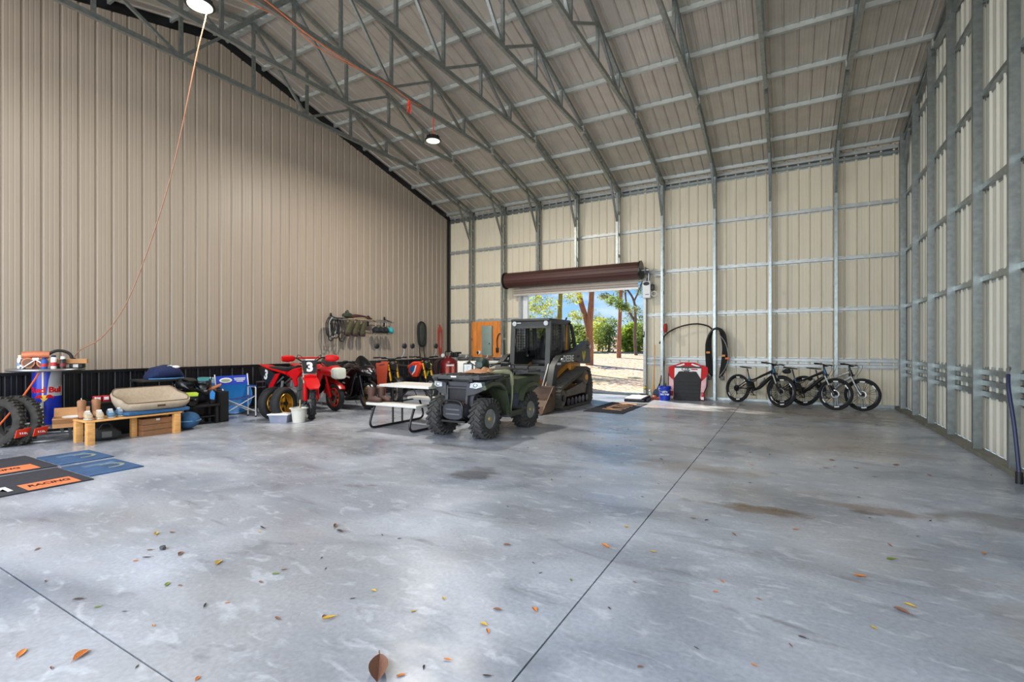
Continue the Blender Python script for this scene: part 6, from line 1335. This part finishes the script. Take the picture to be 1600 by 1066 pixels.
for y in (-.1, .1): B().cyl((0, y, 0), (0, y, .64), .012).o('upright', BLKMET, bar_)

# ------------------------------------------------------------------ hanging cords under the trusses
OC = M('orange extension cord', (206, 112, 70), .5, 0, .1, 20)
hc = thing('extension_cord', 'long tan-orange extension cord hanging from the roof down to the bar table', 'cord', (-6.85, 3.62, 6.5))
B().tube([(.0, .0, .02), (-.02, .03, -.5), (-.35, .06, -1.05), (-.92, .0, -2.66), (-1.62, -.16, -4.2), (-2.1, -.33, -4.9), (-2.55, -.48, -5.15), (-2.72, -.5, -5.28)], .008, n=6, sub=6).o('cable', M('tan orange cord', (150, 104, 78), .5, 0, .08, 20), hc); B().tube([(.02, .04, .05), (.0, -.03, -.25), (-.02, .03, -.05)], .012, n=6, sub=4).o('hitch', OC, hc); B().box(-2.74, -.5, -5.29, .09, .03, .03).o('plug', BLACK, hc)
tcord = thing('truss_cord', 'orange cord draped along the bottom chord of the truss between the two lamps', 'cord', (-6.85, 3.2, 6.52))
B().tube([(.05, .0, .08), (.06, .5, .02), (.055, 1.2, .07), (.05, 1.9, -.02), (.06, 2.6, -.06), (.055, 3.2, -.04), (.05, 3.8, .02), (.06, 4.5, -.03), (.05, 4.8, .03)], .010, n=6, sub=6).o('cable', OC, tcord)
B().tube([(-.05, .1, .06), (-.06, .9, -.05), (-.05, 1.7, .04), (-.055, 2.3, -.06), (-.05, 3.4, .05)], .008, n=6, sub=6).o('second_run', OC, tcord)
kn = thing('cord_knot', 'small tied-off end of orange cord hanging left of the round lamp', 'cord', (-6.80, 7.6, 6.5)); b = B()
for k in range(4): b.tube([(0, 0, .02), (.03*(k-1.5), .02, -.15), (.0, .03*(k-1.5), -.27), (-.02*(k-1.5), 0, -.12), (0, 0, .02)], .009, n=6, sub=4)
b.o('loops', M('orange red cord'), kn); B().torus((0, 0, -.1), .03, .01, ax='Z', n=14, m=6).o('wrap', M('orange red cord'), kn)
# ------------------------------------------------------------------ fallen leaves on the slab
LV = [(-3.03, 0.80, 0.076, 'o', -0.6), (-2.78, 0.93, 0.084, 'o', -1.0), (-2.78, 0.83, 0.033, 'b', -0.2), (-2.47, 1.02, 0.030, 'd', -0.8), (-2.16, 1.11, 0.032, 'o', -1.0), (-2.76, 1.21, 0.030, 'o', -0.2), (-3.22, 1.15, 0.036, 'g', 1.0), (-3.41, 1.13, 0.060, 'd', 0.7), (-3.04, 1.20, 0.031, 'd', 0.6), (-3.17, 1.46, 0.054, 'g', -0.7), (-3.09, 1.49, 0.034, 'b', 0.1), (-3.84, 1.12, 0.035, 'b', -0.5), (-4.50, 1.27, 0.052, 'b', -0.8), (-3.20, 1.77, 0.071, 'y', -0.9), (-2.73, 1.44, 0.054, 'd', -0.7), (-2.66, 1.52, 0.030, 'o', 1.0), (-3.70, 1.52, 0.033, 'o', 0.8), (-3.69, 1.58, 0.061, 'd', 0.7), (-3.81, 1.65, 0.046, 'b', 0.7), (-3.56, 1.72, 0.068, 'b', -0.7), (-4.09, 1.81, 0.075, 'y', -0.5), (-4.03, 1.89, 0.051, 'b', 0.3), (-3.75, 1.70, 0.046, 'k', 0.6), (-1.53, 1.52, 0.087, 'B', 0.9), (-1.43, 1.55, 0.043, 'o', 0.9), (-1.38, 1.64, 0.030, 'd', -1.0), (-1.32, 1.73, 0.041, 'o', 0.3), (-1.11, 1.73, 0.043, 'd', 0.4), (-1.33, 2.04, 0.046, 'y', 0.0), (-1.28, 2.00, 0.045, 'o', -0.8), (-2.28, 1.56, 0.048, 'b', -0.1), (-2.09, 1.69, 0.035, 'b', -1.0), (-2.05, 1.69, 0.073, 'y', 1.0), (-2.10, 1.89, 0.033, 'd', 0.9), (-2.06, 2.01, 0.038, 'y', 0.1), (-1.66, 2.14, 0.037, 'y', -0.5), (-1.72, 1.96, 0.031, 'y', 1.0), (-1.34, 2.19, 0.054, 'b', 0.2), (-2.74, 1.92, 0.042, 'b', 0.9), (-2.74, 1.86, 0.047, 'g', 0.8), (-2.72, 1.75, 0.040, 'b', 0.0), (-3.52, 2.28, 0.078, 'd', -0.2), (-3.46, 2.22, 0.032, 'y', 0.2), (-2.95, 2.53, 0.083, 'd', -0.2), (-3.06, 2.58, 0.091, 'b', -0.8), (-2.62, 2.64, 0.030, 'd', -0.5), (-2.46, 2.65, 0.034, 'd', 0.8), (-2.68, 2.15, 0.033, 'd', -1.1), (-2.53, 2.06, 0.030, 'd', -1.1), (-1.72, 2.94, 0.059, 'b', 0.3), (-1.11, 3.26, 0.088, 'o', -0.5), (-0.80, 3.34, 0.046, 'y', 0.1), (-1.09, 3.70, 0.039, 'y', -0.1), (-1.43, 2.78, 0.030, 'd', -0.4), (-1.33, 2.68, 0.030, 'd', 1.2), (-1.17, 2.29, 0.049, 'o', -0.7), (-0.79, 2.85, 0.030, 'b', -0.2), (-0.34, 3.12, 0.038, 'o', -0.7), (-0.36, 2.97, 0.030, 'o', 0.3), (-0.14, 3.00, 0.033, 'b', -0.5), (-0.13, 2.37, 0.030, 'o', -0.3), (-0.56, 2.11, 0.030, 'b', 0.6), (-0.37, 2.37, 0.030, 'd', -0.4), (-0.67, 4.15, 0.055, 'b', 0.1), (-0.57, 4.16, 0.047, 'd', 1.0), (-0.35, 3.94, 0.062, 'b', -1.0), (-1.13, 2.69, 0.030, 'g', -1.1), (-0.83, 2.50, 0.030, 'd', -0.7), (0.59, 3.99, 0.072, 'g', 0.6), (0.38, 3.61, 0.077, 'o', 0.3), (0.52, 3.24, 0.080, 'b', -0.6), (0.57, 3.33, 0.059, 'y', -0.4), (0.37, 2.98, 0.038, 'y', -0.8), (0.06, 2.71, 0.040, 'd', -0.1), (0.01, 2.61, 0.031, 'b', -1.1), (0.05, 4.29, 0.049, 'o', 0.5), (0.58, 4.88, 0.030, 'b', 1.0), (0.99, 5.03, 0.051, 'd', 1.1), (0.83, 4.58, 0.031, 'd', 0.6), (1.15, 4.42, 0.043, 'o', 1.1), (0.62, 4.27, 0.053, 'b', -1.2), (-2.63, 8.00, 0.045, 'd', -0.5), (-2.48, 7.88, 0.038, 'd', 1.1), (-2.35, 8.08, 0.045, 'd', 0.7), (-2.86, 7.57, 0.050, 'd', -0.2), (-2.69, 7.35, 0.036, 'd', 1.1), (-2.46, 7.09, 0.040, 'd', 0.3), (-2.62, 6.62, 0.044, 'd', 0.8), (-2.45, 6.57, 0.032, 'd', -0.5), (-2.04, 7.12, 0.051, 'd', -0.7), (-2.10, 6.66, 0.053, 'd', -0.1), (-2.05, 6.74, 0.032, 'd', -0.9), (-1.78, 7.29, 0.068, 'd', -0.3), (-2.19, 7.33, 0.035, 'b', 1.1), (-1.37, 6.14, 0.052, 'd', -0.4), (-1.30, 5.93, 0.041, 'd', -1.2), (-1.88, 8.09, 0.044, 'd', -1.1), (-3.13, 5.92, 0.042, 'd', -0.8), (-2.95, 6.39, 0.033, 'd', 0.7), (-2.53, 5.85, 0.035, 'b', -0.3), (-2.13, 3.65, 0.030, 'd', -0.5), (-1.37, 3.64, 0.030, 'd', -1.0), (-1.09, 3.70, 0.032, 'y', 1.2), (-1.18, 4.51, 0.032, 'd', -0.2), (-1.75, 5.73, 0.032, 'd', -0.7), (-2.16, 4.62, 0.048, 'b', -1.1), (-1.94, 4.87, 0.030, 'd', -1.1), (-2.29, 4.90, 0.030, 'd', -0.8), (-2.49, 4.64, 0.037, 'b', 0.4), (-1.15, 5.02, 0.030, 'd', -0.8), (-1.01, 8.45, 0.049, 'd', -1.1), (-0.37, 6.37, 0.045, 'o', -0.0), (-0.44, 7.12, 0.050, 'b', -0.6), (-0.21, 7.10, 0.044, 'b', 1.2), (-0.55, 6.81, 0.032, 'o', -0.9), (0.47, 7.12, 0.067, 'b', 0.1), (0.47, 6.76, 0.044, 'y', 0.7), (0.38, 6.63, 0.073, 'b', -0.2), (0.32, 6.55, 0.034, 'o', 1.2), (0.68, 6.80, 0.053, 'b', -0.1), (1.05, 7.94, 0.033, 'd', -0.6), (-0.34, 5.52, 0.039, 'd', -0.2), (1.33, 6.80, 0.068, 'b', -1.1), (0.81, 6.45, 0.054, 'b', -0.2), (0.57, 5.50, 0.030, 'd', -0.6), (1.92, 7.15, 0.030, 'd', 0.9), (1.11, 7.22, 0.099, 'b', 0.8)]
LC = {'o': ('orange brown', (196, 116, 46)), 'b': ('dull brown', (122, 84, 62)), 'd': ('dark curled', (66, 52, 44)), 'y': ('yellowing', (188, 152, 58)), 'g': ('green', (112, 128, 44)), 'B': ('large brown', (112, 76, 58)), 'k': ('dark', (48, 46, 46))}
LM = {}
def leaf_mesh(kind, var):
    key = (kind, var)
    if key in LM: return LM[key]
    wd = {'d': .13, 'b': .17, 'o': .19, 'y': .21, 'g': .22, 'B': .27, 'k': .3}[kind]*(1, 1.25, .8)[var]; curl = (.10, .05, .16)[var]
    b = B(); rows = []
    for i in range(9):
        t = i/8; w = wd*math.sin(PI*t**.85)**.8 if 0 < i < 8 else .004
        z = curl*(2*t-1)**2*.5+.012
        rows.append([((t-.5), s_*w, z+abs(s_)*w*(.35+.5*var/2)+.01) for s_ in (-1, -.5, 0, .5, 1)])
    vs = [[b.bm.verts.new(p) for p in r] for r in rows]
    for i in range(8):
        for j in range(4): b.bm.faces.new((vs[i][j], vs[i+1][j], vs[i+1][j+1], vs[i][j+1]))
    b.tube([(.48, 0, curl*.5+.02), (.58, .02, curl*.5+.05), (.66, .03, .03)], .012, n=5)
    o = b.o('fallen_leaf', M(LC[kind][0]+' leaf', LC[kind][1], .7, 0, .3, 30), ang=60); LM[key] = o.data; bpy.data.objects.remove(o); return LM[key]
def region(x, y):
    if y > 8.3: return 'on the pale floor in front of the doorway'
    if y > 5.2: return 'on the floor ahead of the four wheeler' if x < -1.1 else 'on the floor between the long joint and the right wall'
    if y > 3: return 'on the middle of the floor left of the long joint' if x < -1.05 else 'on the floor by the brown stains'
    return 'on the near floor at the lower left' if x < -2.05 else ('on the near floor left of the long joint' if x < -1.02 else 'on the near floor at the lower right')
for i, (x, y, l, k, a) in enumerate(LV):
    if k == 'k':
        tag(B().hull([(-.02, 0, .012, .012, .01), (0, 0, .014, .02, .014), (.022, 0, .012, .012, .009)], n=10).xf((x, y, 0)).o('pebble', M('dark stone', (70, 68, 68), .8), None), 'small dark grey pebble among the leaves at the lower left', 'pebble'); continue
    o = link('fallen_leaf', leaf_mesh(k, i % 3), None, (x, y, .001), (0, 0, 2.3 if k == 'B' else a)); l = .19 if k == 'B' else l; o.scale = (l, l, l)
    tag(o, '%s leaf lying %s' % (LC[k][0], region(x, y)) if k != 'B' else 'largest brown leaf with its stem up at the bottom picture edge', 'leaf', None if k == 'B' else '%s leaves %s' % (LC[k][0], region(x, y)))
